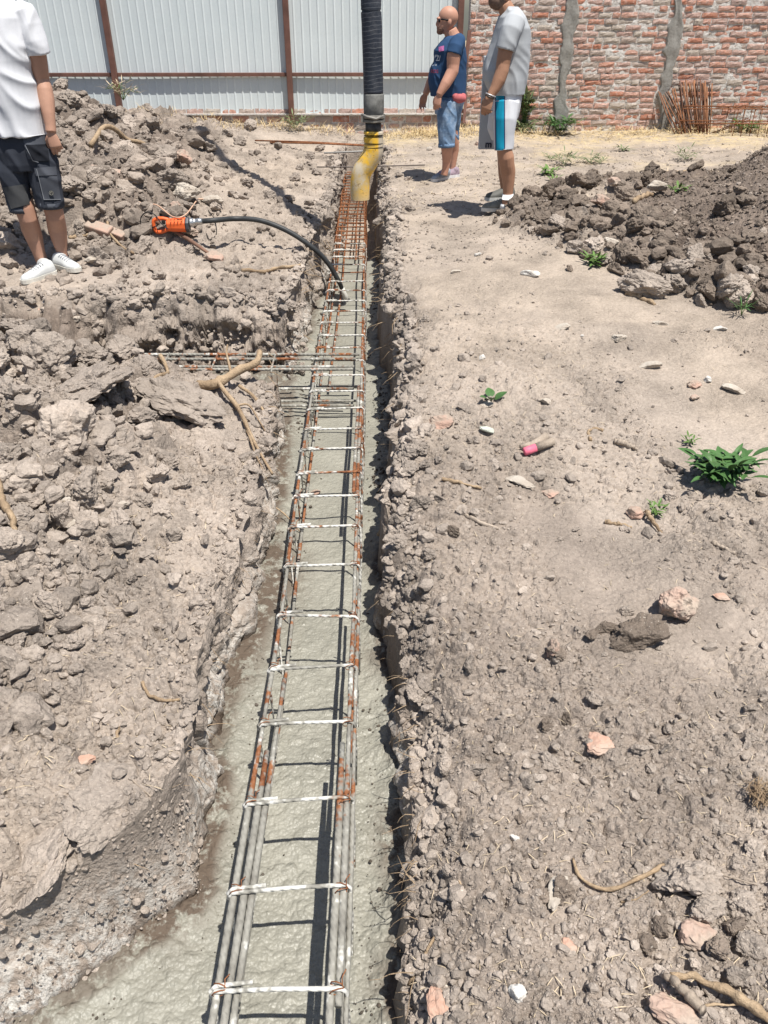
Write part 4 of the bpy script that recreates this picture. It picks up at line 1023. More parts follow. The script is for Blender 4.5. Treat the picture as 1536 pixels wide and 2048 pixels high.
# ------------------------------------------------------------------ concrete pump hose with its yellow nozzle
def pump_hose():
    Yh = 7.0; a = lambda u, v, dy=0: at(u, v, Yh+dy)
    base = a(720, 398); t = empty('pump_hose', base, 'thick black concrete pump hose with a bent yellow nozzle hanging over the trench', 'hose')
    rub = Mat('black_rubber', .6, .35); X = rub.xyz()
    wv = rub.n.new('ShaderNodeTexWave'); wv.bands_direction = 'Z'; wv.inputs['Scale'].default_value = 11.0; wv.inputs['Distortion'].default_value = 5.0; wv.inputs['Detail'].default_value = 3; wv.inputs['Detail Scale'].default_value = .6
    rub.L(rub.mapping((1, 1, 1), (0, .12, 0)), wv.inputs['Vector'])
    ln = rub.ramp(wv.outputs['Fac'], [(0.955, 0.0), (0.995, 1.0)])
    br = rub.ramp(rub.noise(9, 4, .8), [(.45, 0), (.62, 1)])
    c = rub.mix(rub.math('MULTIPLY', ln, .38), rub.ramp(rub.noise(4, 4, .7), [(.3, (.012, .016, .026)), (.7, (.040, .048, .066))]), (.30, .31, .33))
    c = rub.mix(rub.math('MULTIPLY', br, .10), c, (.35, .35, .35)); rub.col(c); rub.bump(rub.noise(30, 3), .15, .003)
    top = [a(747, 190), a(745.5, 120), a(743.5, 50), a(742, 0), Vector((.02, 7.02, 2.2)), Vector((.0, 7.20, 3.0)), Vector((-.05, 7.95, 5.2)), Vector((-.75, 9.0, 8.2)), Vector((-2.3, 10.3, 11.0))]
    P = curve_pts(top, 72); mb = MB(); mb.tube(P, .0775, 28); mb.build('rubber_hose', rub.m, t, smooth=True)
    cm = simple('cement_grey_sleeve', (.17, .17, .16), .8, .25, var=.5, scale=16, bump=.4)
    mb = MB(); mb.tube([a(747.5, 233), a(747.5, 228), a(747.5, 210), a(747.5, 190), a(747.5, 187)], [.066, .080, .0815, .0815, .078], 28); mb.build('hose_sleeve', cm, t, smooth=True)
    mb = MB()
    for v0, v1, r in ((229, 236, .094), (237.5, 244, .088)): mb.tube([a(747, v0), a(747, v0+1.2), a(747, v1-1.2), a(747, v1)], [r-.006, r, r, r-.006], 28)
    for du in (-21, 19):
        c0 = a(747+du, 236, -.02); mb.box((c0.x-.016, c0.y-.02, c0.z-.03), (c0.x+.016, c0.y+.02, c0.z+.03))
    cl = mb.build('pipe_clamp', simple('clamp_steel', (.21, .20, .18), .6, .4, metal=.3, var=.4, scale=20, bump=.4), t)
    bar('clamp_lever', [a(724, 229, -.08), a(735, 234, -.11), a(752, 238, -.11), a(764, 233, -.09)], .010, cl.data.materials[0], parent=cl)
    for o in (cl.children): o.location = (0, 0, 0)
    mb = MB(); mb.tube([a(746.5, 243), a(746.5, 265)], .0635, 26); mb.build('pipe_neck', simple('dark_pipe', (.07, .07, .072), .7, .3, var=.5, scale=14), t, smooth=True)
    ym = Mat('yellow_nozzle', .45, .4)
    n = ym.noise(5.5, 4, .7); P_ = ym.xyz()
    c = ym.ramp(n, [(.36, (.58, .50, .37)), (.47, (.60, .42, .15)), (.56, (.80, .47, .04)), (.72, (.85, .52, .05))])
    zt = ym.maprange(P_[2], .0, .12, 1, 0)      # cement skin towards the mouth
    c = ym.mix(ym.math('MULTIPLY', zt, .8), c, (.50, .40, .26))
    zt2 = ym.maprange(P_[2], .50, .62, 0, .75); c = ym.mix(zt2, c, (.52, .41, .27))
    stripe = ym.maprange(P_[0], .148, .165, 0, 1); c = ym.mix(ym.math('MULTIPLY', stripe, .85), c, (.47, .44, .39))
    dr = ym.ramp(ym.noise(16, 4, .85), [(.60, 0), (.66, .8)]); c = ym.mix(dr, c, (.22, .13, .04))
    ym.col(c); ym.bump(ym.noise(40, 3), .15, .003)
    ctl = [a(747, 262), a(747, 285), a(746, 305), a(735, 326), a(724, 344), a(720.5, 362), a(720, 380), a(720, 398)]
    P = curve_pts(ctl, 56); ro = .080
    mb = MB(); mb.tube([P[0]+Vector((0, 0, .006))]+P, [.062]+[ro]*len(P), 30, cap=False)
    Pi = [P[-1], P[-3], P[-8], P[-14]]; mb.tube(Pi, [ro, ro-.006, ro-.006, ro-.006], 30, cap=False)
    mb.build('nozzle', ym.m, t, smooth=True)
    # rim of grey cement at the top edge of the nozzle
pump_hose()

# ------------------------------------------------------------------ concrete vibrator
def vibrator():
    p, _ = onground(350, 463); Yv = p.y-.24; base = at(350, 463, Yv)
    t = empty('concrete_vibrator', base, 'orange electric concrete vibrator lying on clods with its hose dipped in the trench', 'vibrator')
    og = simple('orange_plastic', (.75, .13, .03), .45, .4, var=.12, scale=12, bump=.08)
    t_ = Yv/ray(350, 450).y; s = t_/F                                     # metres per photograph pixel here
    ax = lambda u, v, dy=0.0: at(u, v, Yv+dy)
    def octo(u0, u1, vc0, vc1, r0, r1, ch=.62):
        V = []; Fs = []
        for (u, vc, r) in ((u0, vc0, r0*.86), (u0+2.5, vc0, r0), (u1-2, vc1, r1), (u1, vc1, r1*.95)):
            c = ax(u, vc)
            for k in range(8):
                an = math.pi/8+k*math.pi/4; V.append((c.x, c.y+r*s*math.cos(an), c.z+r*s*math.sin(an)))
        for i in range(3):
            for k in range(8): j = (k+1) % 8; Fs.append((i*8+k, i*8+j, i*8+8+j, i*8+8+k))
        Fs += [tuple(range(7, -1, -1)), tuple(range(24, 32))]; return V, Fs
    mb = MB(); mb.add(*octo(334, 372, 450, 449.5, 12.5, 14.5)); body = mb.build('motor_body', og, t)
    b = body.modifiers.new('b', 'BEVEL'); b.width = .006; b.segments = 2
    mb = MB()
    for k in range(4): c = ax(342+k*7, 440-.3*k, -.055); mb.box((c.x-.006, c.y-.012, c.z-.001), (c.x+.002, c.y+.012, c.z+.002))
    mb.build('vent_slots', simple('black_plastic', (.02, .02, .022), .6), t)
    mb = MB(); mb.add(*octo(372, 379, 449.5, 449, 15.2, 14.6)); mb.build('end_plate', simple('dark_end_plate', (.05, .055, .065), .5, .4), t)
    mb = MB(); P = [ax(379, 445), ax(381, 445), ax(386, 444.6), ax(387, 444.5), ax(395, 443.5), ax(396, 443.3), ax(405, 442.5)]
    mb.tube(P, [8*s, 8.5*s, 8.5*s, 6.2*s, 6.2*s, 7*s, 5.8*s], 14, (0, 0, 1)); mb.build('coupling', simple('bright_steel', (.55, .55, .54), .3, .5, metal=.8, var=.1), t, smooth=True)
    mb = MB(); mb.tube(curve_pts([ax(336, 441), ax(322, 437), ax(309, 440), ax(306, 448), ax(312, 464, -.02), ax(322, 466, -.02)], 20), [5.2*s]*6+[5.5*s]*15, 10, (0, 1, 0)) if False else None
    hp = curve_pts([ax(338, 440), ax(324, 437), ax(310, 439), ax(307, 447), ax(312, 462), ax(322, 464), ax(338, 458)], 30)
    mb.tube(hp, 3.7*s, 10, (0, 1, 0)); hd = mb.build('handle', og, t, smooth=True)
    mb = MB(); c = ax(327, 444, -.02); mb.box((c.x-3*s, c.y-4*s, c.z-4*s), (c.x+3*s, c.y+2*s, c.z+3*s)); mb.build('trigger', simple('black_trigger', (.02, .02, .02), .5), hd)
    for o in hd.children: o.location = (0, 0, 0)
    hz = simple('black_hose', (.035, .037, .038), .55, .4, var=.4, scale=10, bump=.1)
    hs = [ax(403, 442.4), ax(430, 440.5)+Vector((0, 0, 0)), at(470, 437.5, 7.0), at(520, 441, 6.98), at(575, 462, 6.95), at(625, 495, 6.95), at(655, 525, 6.98), at(674, 556, 7.0), at(684, 577, 7.03)]
    P = curve_pts(hs, 80); mb = MB(); mb.tube(P, [.0215 if i < len(P)*.93 else .019 for i in range(len(P))], 14); mb.build('flexible_hose', hz, t, smooth=True)
    mb = MB(); P = [at(684, 576, 7.03), at(688, 586, 7.045), at(690, 591, 7.05), at(692, 597, 7.06), at(693, 601, 7.065)]; mb.tube(P, [.020, .021, .0235, .0235, .015], 14)
    mb.build('poker_head', simple('cement_coated_head', (.60, .59, .54), .7, .3), t, smooth=True)
    cd_ = simple('black_cord', (.015, .015, .016), .5)
    c1 = curve_pts([ax(312, 452, -.02), ax(296, 458), ax(283, 452), ax(282, 435), ax(294, 424), ax(310, 430), ax(322, 446, -.1), ax(336, 458, -.12)], 50)
    mb = MB(); mb.tube(c1, .0045, 6); c2 = curve_pts([ax(330, 440, .03), ax(338, 433, .05), ax(350, 432, .05), ax(358, 440, .03)], 20); mb.tube(c2, .0045, 6)
    mb.build('power_cord', cd_, t, smooth=True)
    mb = MB(); g = [onground(u, v)[0]+Vector((0, 0, .012)) for u, v in ((412, 408), (418, 425), (430, 445), (433, 470), (420, 482), (413, 470))]; mb.tube(curve_pts(g, 40), .004, 6)
    tag(mb.build('black_cable', cd_, None, smooth=True), 'loose black cable looping past the vibrator hose', 'cable')
    pk = simple('pale_orange_cable', (.62, .40, .28), .6, var=.1)
    g = [onground(u, v)[0]+Vector((0, 0, .03)) for u, v in ((105, 308), (140, 342), (170, 372), (200, 392), (245, 415), (290, 432), (318, 438))]+[ax(345, 433, .03), ax(370, 430, .05)]+[onground(u, v)[0]+Vector((0, 0, .03)) for u, v in ((395, 414), (402, 408), (412, 412))]
    mb = MB(); mb.tube(curve_pts(g, 90), .0055, 6); tag(mb.build('extension_cable', pk, None, smooth=True), 'pale orange extension cable running over the heap to the vibrator', 'cable')
vibrator()
def iron_handle():
    P = [onground(312, 462)[0]+Vector((0, 0, .06)), onground(345, 482)[0]+Vector((0, 0, .06)), onground(385, 500)[0]+Vector((0, 0, .05)), onground(428, 521)[0]+Vector((0, 0, .03))]
    mb = MB(); mb.tube(curve_pts(P, 24), [.024-.0005*i for i in range(25)], 12)
    tag(mb.build('iron_bar', simple('brown_iron', (.17, .095, .065), .6, .35, var=.3, scale=8, bump=.3), None, smooth=True), 'brown tapered bar lying in front of the orange vibrator', 'bar')
iron_handle()
# ------------------------------------------------------------------ roots and sticks
def root(pts, r0, r1, label, name='root', mat='bark', lift=.0, cat=None, knots=.34, up=None, n=9, px=True):
    "pts (u, v[, height above the soil]) ; radii in photograph pixels"
    W = []; sc = []
    for q in pts:
        p, t = onground(q[0], q[1]); W.append(p+Vector((0, 0, (q[2] if len(q) > 2 else 0)+lift))); sc.append(t/F)
    s = sum(sc)/len(sc); C = curve_pts(W, 30) if len(W) > 2 else [W[0].lerp(W[1], i/12) for i in range(13)]
    m = len(C); sd = random.randrange(99)
    rr = [(r0+(r1-r0)*i/(m-1))*s*(1+knots*float(vnoise(np.array(i*.45), np.array(sd*1.7), s=401))) for i in range(m)]
    C = [c+Vector((0, 0, rr[i]*.6))+Vector([float(vnoise(np.array(i*.3+k*9), np.array(sd*2.3), s=402+k)) for k in range(3)])*s*r0*.35 for i, c in enumerate(C)]
    mb = MB(); mb.tube(C, [(a, a*.8) for a in rr], n)
    o = mb.build(name, M[mat], None, smooth=True); tag(o, label, cat or name.replace('_', ' ')); return o, C, s
def off(u, v, Y): return at(u, v, Y)
def free(pts, r0, r1, label, name='root', mat='bark', parent=None, n=9, cat=None):
    C = curve_pts(pts, 30); m = len(C); sd = random.randrange(99)
    rr = [(r0+(r1-r0)*i/(m-1))*(1+.22*float(vnoise(np.array(i*.45), np.array(sd*1.7), s=401))) for i in range(m)]
    mb = MB(); mb.tube(C, [(a, a*.8) for a in rr], n); o = mb.build(name, M[mat], parent, smooth=True)
    if label: tag(o, label, cat or name.replace('_', ' '))
    return o
# forked root
b = onground(445, 760)[0]
t = empty('forked_root', b, 'thick forked tan root on the corner of the left bank where the side trench meets', 'root')
z = lambda u, v, h: onground(u, v)[0]+Vector((0, 0, h))
zr = onground(430, 775)[0].z
A = lambda u, v, h: atz(u, v, zr+h)
free([A(398, 771, .02), A(425, 769, .04), A(450, 758, .055), A(478, 740, .075), A(500, 732, .085), A(515, 722, .10), A(520, 703, .13)], .033, .021, None, 'main_limb', parent=t, n=12)
free([A(462, 748, .06), A(458, 728, .10), A(453, 705, .14), A(455, 690, .16)], .012, .006, None, 'twig', parent=t)
free([A(448, 757, .05), z(438, 782, .05), z(452, 802, .06), z(475, 828, .05), z(492, 858, .04), z(505, 885, .03), z(525, 920, .02), atz(545, 948, -.36)], .022, .007, None, 'side_limb', parent=t, n=12)
free([z(490, 855, .03), z(500, 880, .02), z(512, 915, .02), z(526, 945, .01)], .012, .004, None, 'side_limb', parent=t)
free([z(470, 822, .03), z(498, 820, .03), z(520, 850, .02), z(530, 865, .01)], .008, .004, None, 'twig', parent=t)
free([z(480, 790, .04), z(505, 800, .03), z(524, 822, .02), z(530, 832, .01)], .012, .006, None, 'twig', parent=t)
root([(400, 720), (345, 713), (328, 722), (326, 745), (338, 762), (318, 785), (300, 800), (298, 820)], 6, 4, 'thin winding tan root left of the forked root', lift=.02)
root([(345, 716), (372, 722), (392, 722)], 5, 3, 'short straight root stub at the edge of the side trench', lift=.02)
root([(0, 985), (10, 1020), (28, 1060), (42, 1092)], 11, 7, 'splintered pale root sticking up at the left edge of the photo', lift=.05)
root([(34, 1070, .02), (40, 1090, .02), (38, 1112)], 4, 2, 'splinter hanging below the pale root at the left edge', lift=.02)
root([(0, 612), (20, 628), (48, 648)], 8, 5, 'straight tan root at the far left edge below the white shoes', lift=.03)
free([z(498, 912, -.28), z(530, 922, -.27), z(560, 928, -.30), z(592, 945, -.36)], .008, .003, 'thin root sticking out over the concrete from the left bank')
free([z(505, 945, -.32), z(520, 968, -.34), z(535, 988, -.38), z(548, 1008, -.45)], .016, .007, 'short grey-brown root pointing down into the trench from the left bank')
free([z(345, 1648, -.43), z(370, 1650, -.40), z(392, 1660, -.41), z(408, 1680, -.45), z(424, 1703, -.52)], .018, .009, 'thick broken root bending down over the concrete in the left foreground', n=12)
free([z(380, 1650, -.42), z(405, 1630, -.41), z(430, 1618, -.42), z(456, 1611, -.43)], .0075, .003, 'forked splinter above the broken root in the left foreground')
free([z(425, 1460, -.42), z(440, 1440, -.43), z(466, 1412, -.46)], .004, .002, 'small twig poking from the left wall of the trench', 'twig')
root([(285, 1370), (300, 1395), (330, 1405), (358, 1403)], 5, 3, 'bent thin root in a hollow of the lower left bank', lift=.004)
root([(246, 1540), (270, 1570), (302, 1598)], 3, 2, 'thin straight twig near the orange chips on the left', 'twig', 'deadwood')
root([(148, 1600), (165, 1625)], 4, 3, 'small wood splinter on the lower left bank', 'twig')
root([(234, 1475), (240, 1455)], 6, 2, 'tiny upright wood chip on the lower left bank', 'wood_chip')
free([z(757, 902, -.30), z(775, 886, -.27), z(792, 872, -.24), z(812, 863, -.22), z(834, 863, -.22)], .014, .021, 'smooth pale root sticking out over the trench from the right bank', n=12)
free([z(770, 926, -.30), z(785, 921, -.28), z(802, 916, -.26)], .004, .009, 'short pale splinter below the smooth root on the right wall')
root([(885, 961), (920, 970), (962, 977)], 4, 2.5, 'orange-tan flat splinter of wood on the right bank', 'wood_splinter')
root([(918, 1022), (935, 1035), (960, 1048), (996, 1058)], 5, 3.5, 'bent dry stick beside a clod on the right bank', 'stick', 'deadwood')
root([(1228, 884), (1250, 892), (1275, 900)], 6, 4, 'dry grey stick with a dark split on the path', 'stick', 'deadwood')
root([(1182, 882), (1176, 868), (1188, 860), (1206, 862)], 4.5, 3, 'small hooked root on the path', 'root')
root([(1424, 1086), (1442, 1095), (1468, 1108)], 5, 3.5, 'short dark stick lying right of the path', 'stick', 'deadwood')
root([(1252, 588), (1280, 598), (1308, 610)], 6, 4.5, 'broken pale stick in front of the right heap', 'stick')
root([(1210, 1047), (1235, 1050), (1262, 1056)], 5, 3, 'yellowish splinter left of the split wood lump', 'wood_splinter')
root([(1290, 1035, .03), (1300, 1048, .02), (1322, 1068)], 6, 3, 'pale torn fibre root hanging from the split wood lump', 'root')
root([(1145, 1722), (1155, 1752), (1185, 1778), (1225, 1782), (1275, 1762), (1326, 1736)], 3.5, 6, 'long curved peeled twig in the right foreground', 'twig', lift=.006)
root([(1364, 1728), (1420, 1745), (1465, 1760), (1512, 1772)], 3, 2.2, 'straight dark thin twig right of the curved peeled twig', 'twig', 'deadwood', lift=.006)
root([(1242, 1805), (1270, 1800), (1298, 1782)], 2.5, 1.5, 'hair-thin rootlet over a clod below the curved twig', 'rootlet')
root([(822, 1892), (860, 1868), (895, 1838), (920, 1798), (922, 1770), (900, 1740)], 4, 1.8, 'long thin branching root along the lower trench lip', 'root')
root([(1335, 1965, .02), (1380, 1975, .03), (1430, 1995, .03), (1480, 2020, .02), (1536, 2046)], 8, 13, 'long slab of split bark in the lower right corner', 'bark_slab', 'bark', lift=.01)
root([(1322, 1962, .02), (1350, 1990, .02), (1400, 2030)], 9, 13, 'grey half of split bark beside the long slab in the lower right corner', 'bark_slab', 'deadwood', lift=.01)
root([(1405, 2020, .02), (1488, 2018, .02)], 3, 3, 'thin white straight stick crossing the split bark', 'stick')
p_ = onground(1520, 1595)[0]; mb = MB()
for i in range(70):
    a_ = random.uniform(-.9, .9)+1.5; c_ = p_+Vector((random.uniform(-.035, .03), random.uniform(-.03, .03), random.uniform(.002, .03))); d_ = Vector((math.cos(a_), math.sin(a_), random.uniform(-.2, .2)))*random.uniform(.02, .05)
    mb.tube([c_-d_, c_+Vector((random.uniform(-.008, .008), 0, .008)), c_+d_], [.0006, .0016, .0005], 4, cap=False)
tag(mb.build('fibre_clump', M['bark']), 'frayed clump of straw-coloured fibre at the right edge', 'fibre clump')
root([(190, 338, .06), (225, 322, .08), (262, 318, .08), (300, 332, .06), (345, 356, .03)], 4.5, 4, 'crooked pale branch lying across the far left heap', 'branch', lift=.02)
root([(218, 462, .04), (222, 480, .03), (245, 500), (268, 516)], 3, 2.5, 'pale curved twig over the dusty bricks on the left', 'twig', lift=.02)
root([(140, 484), (165, 480), (188, 480)], 4, 3, 'short pale stick right of the man in white', 'stick', lift=.02)
root([(485, 556), (505, 552), (530, 553), (548, 543), (575, 545), (600, 539)], 4, 3, 'twisted pale root lying on the left path by the trench', lift=.008)
root([(335, 640, .02), (322, 652, .0), (328, 680, -.02), (345, 700, -.04)], 8, 6, 'dark curled root hanging from the far bank of the side trench', mat='deadwood', lift=.04)
root([(160, 690, .02), (175, 668, .04), (195, 648)], 5, 4, 'dark slanting root in the side trench at the left', mat='deadwood', lift=.04)
root([(430, 655, .02), (436, 640, .02), (430, 622)], 4, 2, 'thin upright root on the far bank of the side trench', mat='deadwood', lift=.04)
root([(340, 625, .02), (380, 622, .03), (415, 640, .02), (440, 645)], 4, 2, 'thin root arching over the hollow of the side trench bank', mat='deadwood', lift=.04)
root([(1260, 445), (1285, 425, .03), (1302, 415)], 6, 4, 'yellowish stick under the pale long stone on the dark clods', 'stick', lift=.10)
root([(1325, 346), (1360, 343), (1400, 338)], 3, 2, 'thin pale stick on the far path near the right heap', 'stick')
def stakes():
    wd = M['deadwood']; pink = simple('pink_spray_paint', (.66, .15, .22), .6, var=.15, scale=40)
    a, s = onground(1062, 900); b, _ = onground(1092, 880); a.z += .022; b.z += .022; mb = MB(); mb.tube([onground(1040, 900)[0]+Vector((0, 0, .018)), a.lerp(b, .1), b], [.010, .019, .020], 12)
    tag(mb.build('wooden_stake', wd, None, smooth=True), 'grey broken wooden stake lying just behind the pink-tipped one', 'stake')
    a, _ = onground(1047, 912); b, _ = onground(1106, 892); a.z += .022; b.z += .022
    t = empty('wooden_stake', a, 'grey wooden stake with its end sprayed pink, lying on the path', 'stake')
    m = a.lerp(b, .40); mb = MB(); mb.tube([m, b], [.0195, .019], 14); mb.build('shaft', wd, t, smooth=True)
    mb = MB(); mb.tube([a, a.lerp(b, .03), m], [.017, .0200, .0200], 14); mb.build('painted_end', pink, t, smooth=True)
stakes()
# fine rootlets bristling from the walls of the trench
mb = MB()
for i in range(420):
    right = random.random() < .6; y = 1.0+random.random()**1.4*8.5
    x = float(xr_lip(y)) if right else float(xl_lip(y)); sg = -1 if right else 1
    if not right and YB0-.1 < y < YB1+.1: continue
    zz_ = random.uniform(-.62, -.36 if y < 4 else -.1); p = Vector((x-sg*.02, y, zz_)); L = random.uniform(.03, .13)*(1 if y < 5 else 1.5)
    pts = [p]; d = Vector((sg*random.uniform(.3, 1), random.uniform(-.6, .6), random.uniform(-.5, .5))).normalized()
    for k in range(4): d = (d+Vector((random.uniform(-.4, .4), random.uniform(-.4, .4), random.uniform(-.7, .2)))).normalized(); pts.append(pts[-1]+d*L/4)
    r = random.uniform(.0007, .0018)*(1 if y < 4 else 1.8); mb.tube(pts, [r, r, r*.8, r*.6, r*.3], 4, cap=False)
tag(mb.build('fine_rootlets', M['bark']), 'fine torn rootlets bristling from the trench walls', 'rootlets', kind='stuff')

# ------------------------------------------------------------------ straw, dry litter, weeds
M['straw'] = simple('dry_straw', (.52, .40, .22), .8, .2, var=.3, scale=3)
M['drybits'] = simple('bleached_bits', (.50, .41, .29), .85, .2, var=.35, scale=3)
def blades(name, P, L, wd, mat, label, cat, upr=.15, seed=0):
    "thin bent strips"
    n = len(P); rg = np.random.default_rng(seed); an = rg.uniform(0, 6.283, n); el = rg.normal(upr, .28, n); L = L*rg.uniform(.5, 1.3, n)
    d = np.stack([np.cos(an)*np.cos(el), np.sin(an)*np.cos(el), np.sin(el)], 1); sd = np.stack([-np.sin(an), np.cos(an), 0*an], 1)*wd
    a = P; b = P+d*(L*.5)[:, None]+np.array([0, 0, .25])*(L*.2)[:, None]; c = P+d*L[:, None]-np.array([0, 0, .2])*(L*.25)[:, None]
    V = np.stack([a-sd, a+sd, b+sd, b-sd, c], 1).reshape(-1, 3); k = np.arange(n)[:, None]*5
    Fs = [tuple(q) for q in np.hstack([k, k+1, k+2, k+3]).tolist()]+[tuple(q) for q in np.hstack([k+3, k+2, k+4]).tolist()]
    o = link(name, mesh_np(name, V, Fs), mat, None, False); tag(o, label, cat, kind='stuff'); return o
n = 5200; x = RNG.uniform(.9, 8.0, n); y = 13.42-np.abs(RNG.normal(0, .42, n)); k = RNG.uniform(0, 1, n) < (.25+.75*sstep(-.2, .5, fbm(x*1.3, y*1.2, s=501, o=3)+.35*sstep(1.0, .1, 13.2-y))); x, y = x[k], y[k]
P = np.column_stack([x, y, gzn(x, y)+RNG.uniform(0, .05, len(x))]); blades('straw', P, .16, .0035, M['straw'], 'yellow dry straw heaped along the foot of the brick wall', 'straw', .25, 1)
n = 1900; x = np.concatenate([RNG.normal(.95, .30, n//2), RNG.normal(-1.2, 1.1, n//2)]); y = np.concatenate([RNG.normal(12.9, .22, n//2), 13.35-np.abs(RNG.normal(0, .2, n//2))])
P = np.column_stack([x, y, gzn(x, y)+RNG.uniform(0, .03, len(x))]); blades('straw', P, .16, .003, M['straw'], 'tufts of dry straw below the metal fence', 'straw', .4, 2)
P = spots(1300, 1, .9, 9, lambda x, y: .15+.85*sstep(1.5, 3, y)*sstep(-.3, .4, fbm(x*1.6, y*1.6, s=77, o=2)), p=.7); P[:, 2] += .004; o = blades('dry_litter', P, .032, .0010, M['drybits'], 'bits of dry stalk strewn over the right bank and path', 'litter', .05, 3)
P = spots(700, -1, 1.5, 9, None, p=.7); P[:, 2] += .006; blades('dry_litter', P, .04, .0012, M['drybits'], 'bits of dry stalk strewn over the left bank', 'litter', .1, 4)
P = spots(2600, 1, 8, 13, None, p=.4); P[:, 2] += .004; blades('dry_litter', P, .09, .0028, M['drybits'], 'dry flattened stalks over the far ground', 'litter', .05, 5)

def leafmat(name, c):
    m = Mat(name, .5, .35); m.col(m.mix(.7, m.ramp(m.noise(8, 2), [(.3, tuple(x*.7 for x in c)), (.7, c)]), m.ramp(m.noise(60, 2), [(.3, .8), (.7, 1.2)]), 'MULTIPLY'))
    m.b.inputs['Transmission Weight'].default_value = 0; return m.m
M['leaf'] = leafmat('green_leaf', (.070, .155, .045)); M['leaf_light'] = leafmat('light_green_leaf', (.12, .21, .05)); M['leaf_dry'] = leafmat('dusty_leaf', (.17, .21, .10))
def leaf(mb, base, d, nrm, L, W, bend=.25, nseg=6):
    d = d.normalized(); s = d.cross(nrm).normalized(); nn = s.cross(d).normalized(); V = []; Fs = []
    for i in range(nseg+1):
        f = i/nseg; w = W*math.sin(math.pi*min(1, f*.93+.05))**.8*(1-.35*f); c = base+d*(L*f)-nn*(bend*L*f*f)
        V += [c-s*w+nn*w*.25, c-nn*0.0, c+s*w+nn*w*.25]
    for i in range(nseg): k = i*3; Fs += [(k, k+1, k+4, k+3), (k+1, k+2, k+5, k+4)]
    mb.add(V, Fs)
def weed(u, v, R, H, label, stems=10, lf=5, L=.07, W=.014, mat='leaf', seed=1, name='weed', base=None, cat='weed', updir=0.6, group=None):
    rg = random.Random(seed); p = base or onground(u, v)[0]
    t = empty(name, p, label, cat, group); mf = MB(); ms = MB()
    for i in range(stems):
        an = 6.283*i/stems+rg.uniform(-.4, .4); ln = R*rg.uniform(.6, 1.1); hh = H*rg.uniform(.5, 1.1)
        q = p+Vector((math.cos(an)*ln*.5, math.sin(an)*ln*.5, hh*.8)); e = p+Vector((math.cos(an)*ln, math.sin(an)*ln, hh*rg.uniform(.55, 1.05)))
        C = curve_pts([p, q, e], 8); ms.tube(C, [.004*H/.2*.6]*len(C), 5)
        for k in range(lf):
            f = (k+1)/lf; c = C[min(len(C)-1, int(f*(len(C)-1)))]; out = (e-p).normalized()
            if k == lf-1: ds = [out]
            else: s = out.cross(Vector((0, 0, 1))).normalized(); ds = [out*.5+s, out*.5-s]
            for d in ds: leaf(mf, c, (d+Vector((0, 0, rg.uniform(-.15, .35)))), Vector((0, 0, 1)), L*rg.uniform(.75, 1.15)*(.8+.4*f), W*rg.uniform(.8, 1.1), rg.uniform(.1, .45))
    mf.build('foliage', M[mat], t); ms.build('stem', M['leaf_light'], t, smooth=True)
weed(1440, 965, .125, .12, 'large bushy green weed with long pointed leaves on the right bank', 20, 5, .080, .018, seed=5)
weed(982, 805, .022, .035, 'small three-leaved green seedling on the right bank', 4, 1, .060, .030, seed=2)
weed(200, 615, .05, .09, 'small upright green sprout below the white shoes', 7, 4, .05, .010, 'leaf_light', seed=3)
weed(1378, 890, .03, .05, 'tiny sprout just left of the large bushy weed', 4, 3, .03, .006, 'leaf_light', seed=4)
weed(1308, 1035, .03, .06, 'yellow-green sprout growing from the split wood lump', 5, 3, .035, .007, 'leaf_light', seed=6)
weed(1190, 532, .06, .07, 'low bright green weed at the foot of the dark clods', 9, 3, .06, .014, 'leaf_light', seed=7)
weed(1482, 632, .03, .10, 'thin green grass shoot below the right heap', 6, 2, .08, .005, 'leaf', seed=8)
weed(310, 712, .05, .03, 'dusty green plant at the near edge of the side trench', 6, 3, .04, .010, 'leaf_dry', seed=9)
weed(1098, 350, .10, .07, 'light green weed on the far path nearest the dark clods', 9, 3, .09, .02, 'leaf_light', seed=10)
weed(1108, 364, .05, .05, 'tiny light green weed right below the one on the far path', 5, 2, .06, .015, 'leaf_light', seed=11)
weed(1130, 330, .16, .12, 'dusty grey-green weed on the far path', 10, 4, .09, .010, 'leaf_dry', seed=12)
weed(1180, 322, .12, .10, 'sparse dusty weed on the far ground below the cement pier', 8, 4, .08, .009, 'leaf_dry', seed=13)
weed(1100, 318, .10, .08, 'small dusty weed left of the grey-green one on the far path', 7, 3, .07, .009, 'leaf_dry', seed=14)
weed(1200, 325, .10, .07, 'pale dusty weed at the right of the sparse one', 7, 3, .07, .009, 'leaf_dry', seed=15)
weed(1370, 320, .14, .13, 'dark stemmed dusty weed in front of the leaning rods', 8, 4, .08, .010, 'leaf_dry', seed=16)
weed(1355, 388, .07, .05, 'small green weed behind the dark clods', 6, 3, .07, .014, 'leaf_light', seed=17)
weed(1245, 300, .10, .06, 'low green weed on the far ground between path and straw', 7, 3, .07, .014, 'leaf_dry', seed=18)
weed(0, 0, .28, .20, 'bushy weed at the foot of the left cement pier', 16, 5, .14, .022, 'leaf', seed=19, base=Vector((at(1120, 258, 13.2).x, 13.2, .05)))
weed(0, 0, .22, .18, 'leafy weed just left of the pier weed, behind the grey-shirted man', 12, 5, .13, .020, 'leaf_dry', seed=20, base=Vector((at(1050, 258, 13.25).x, 13.25, .05)))
weed(0, 0, .13, .55, 'tall vine-like weed climbing the wall behind the grey-shirted man', 9, 8, .12, .028, 'leaf_dry', seed=21, base=Vector((at(1047, 255, 13.4).x, 13.4, .05)))
weed(0, 0, .22, .14, 'bright green weed behind the spare wire cage', 12, 4, .13, .024, 'leaf_light', seed=22, base=Vector((at(1490, 262, 13.2).x, 13.2, .05)))
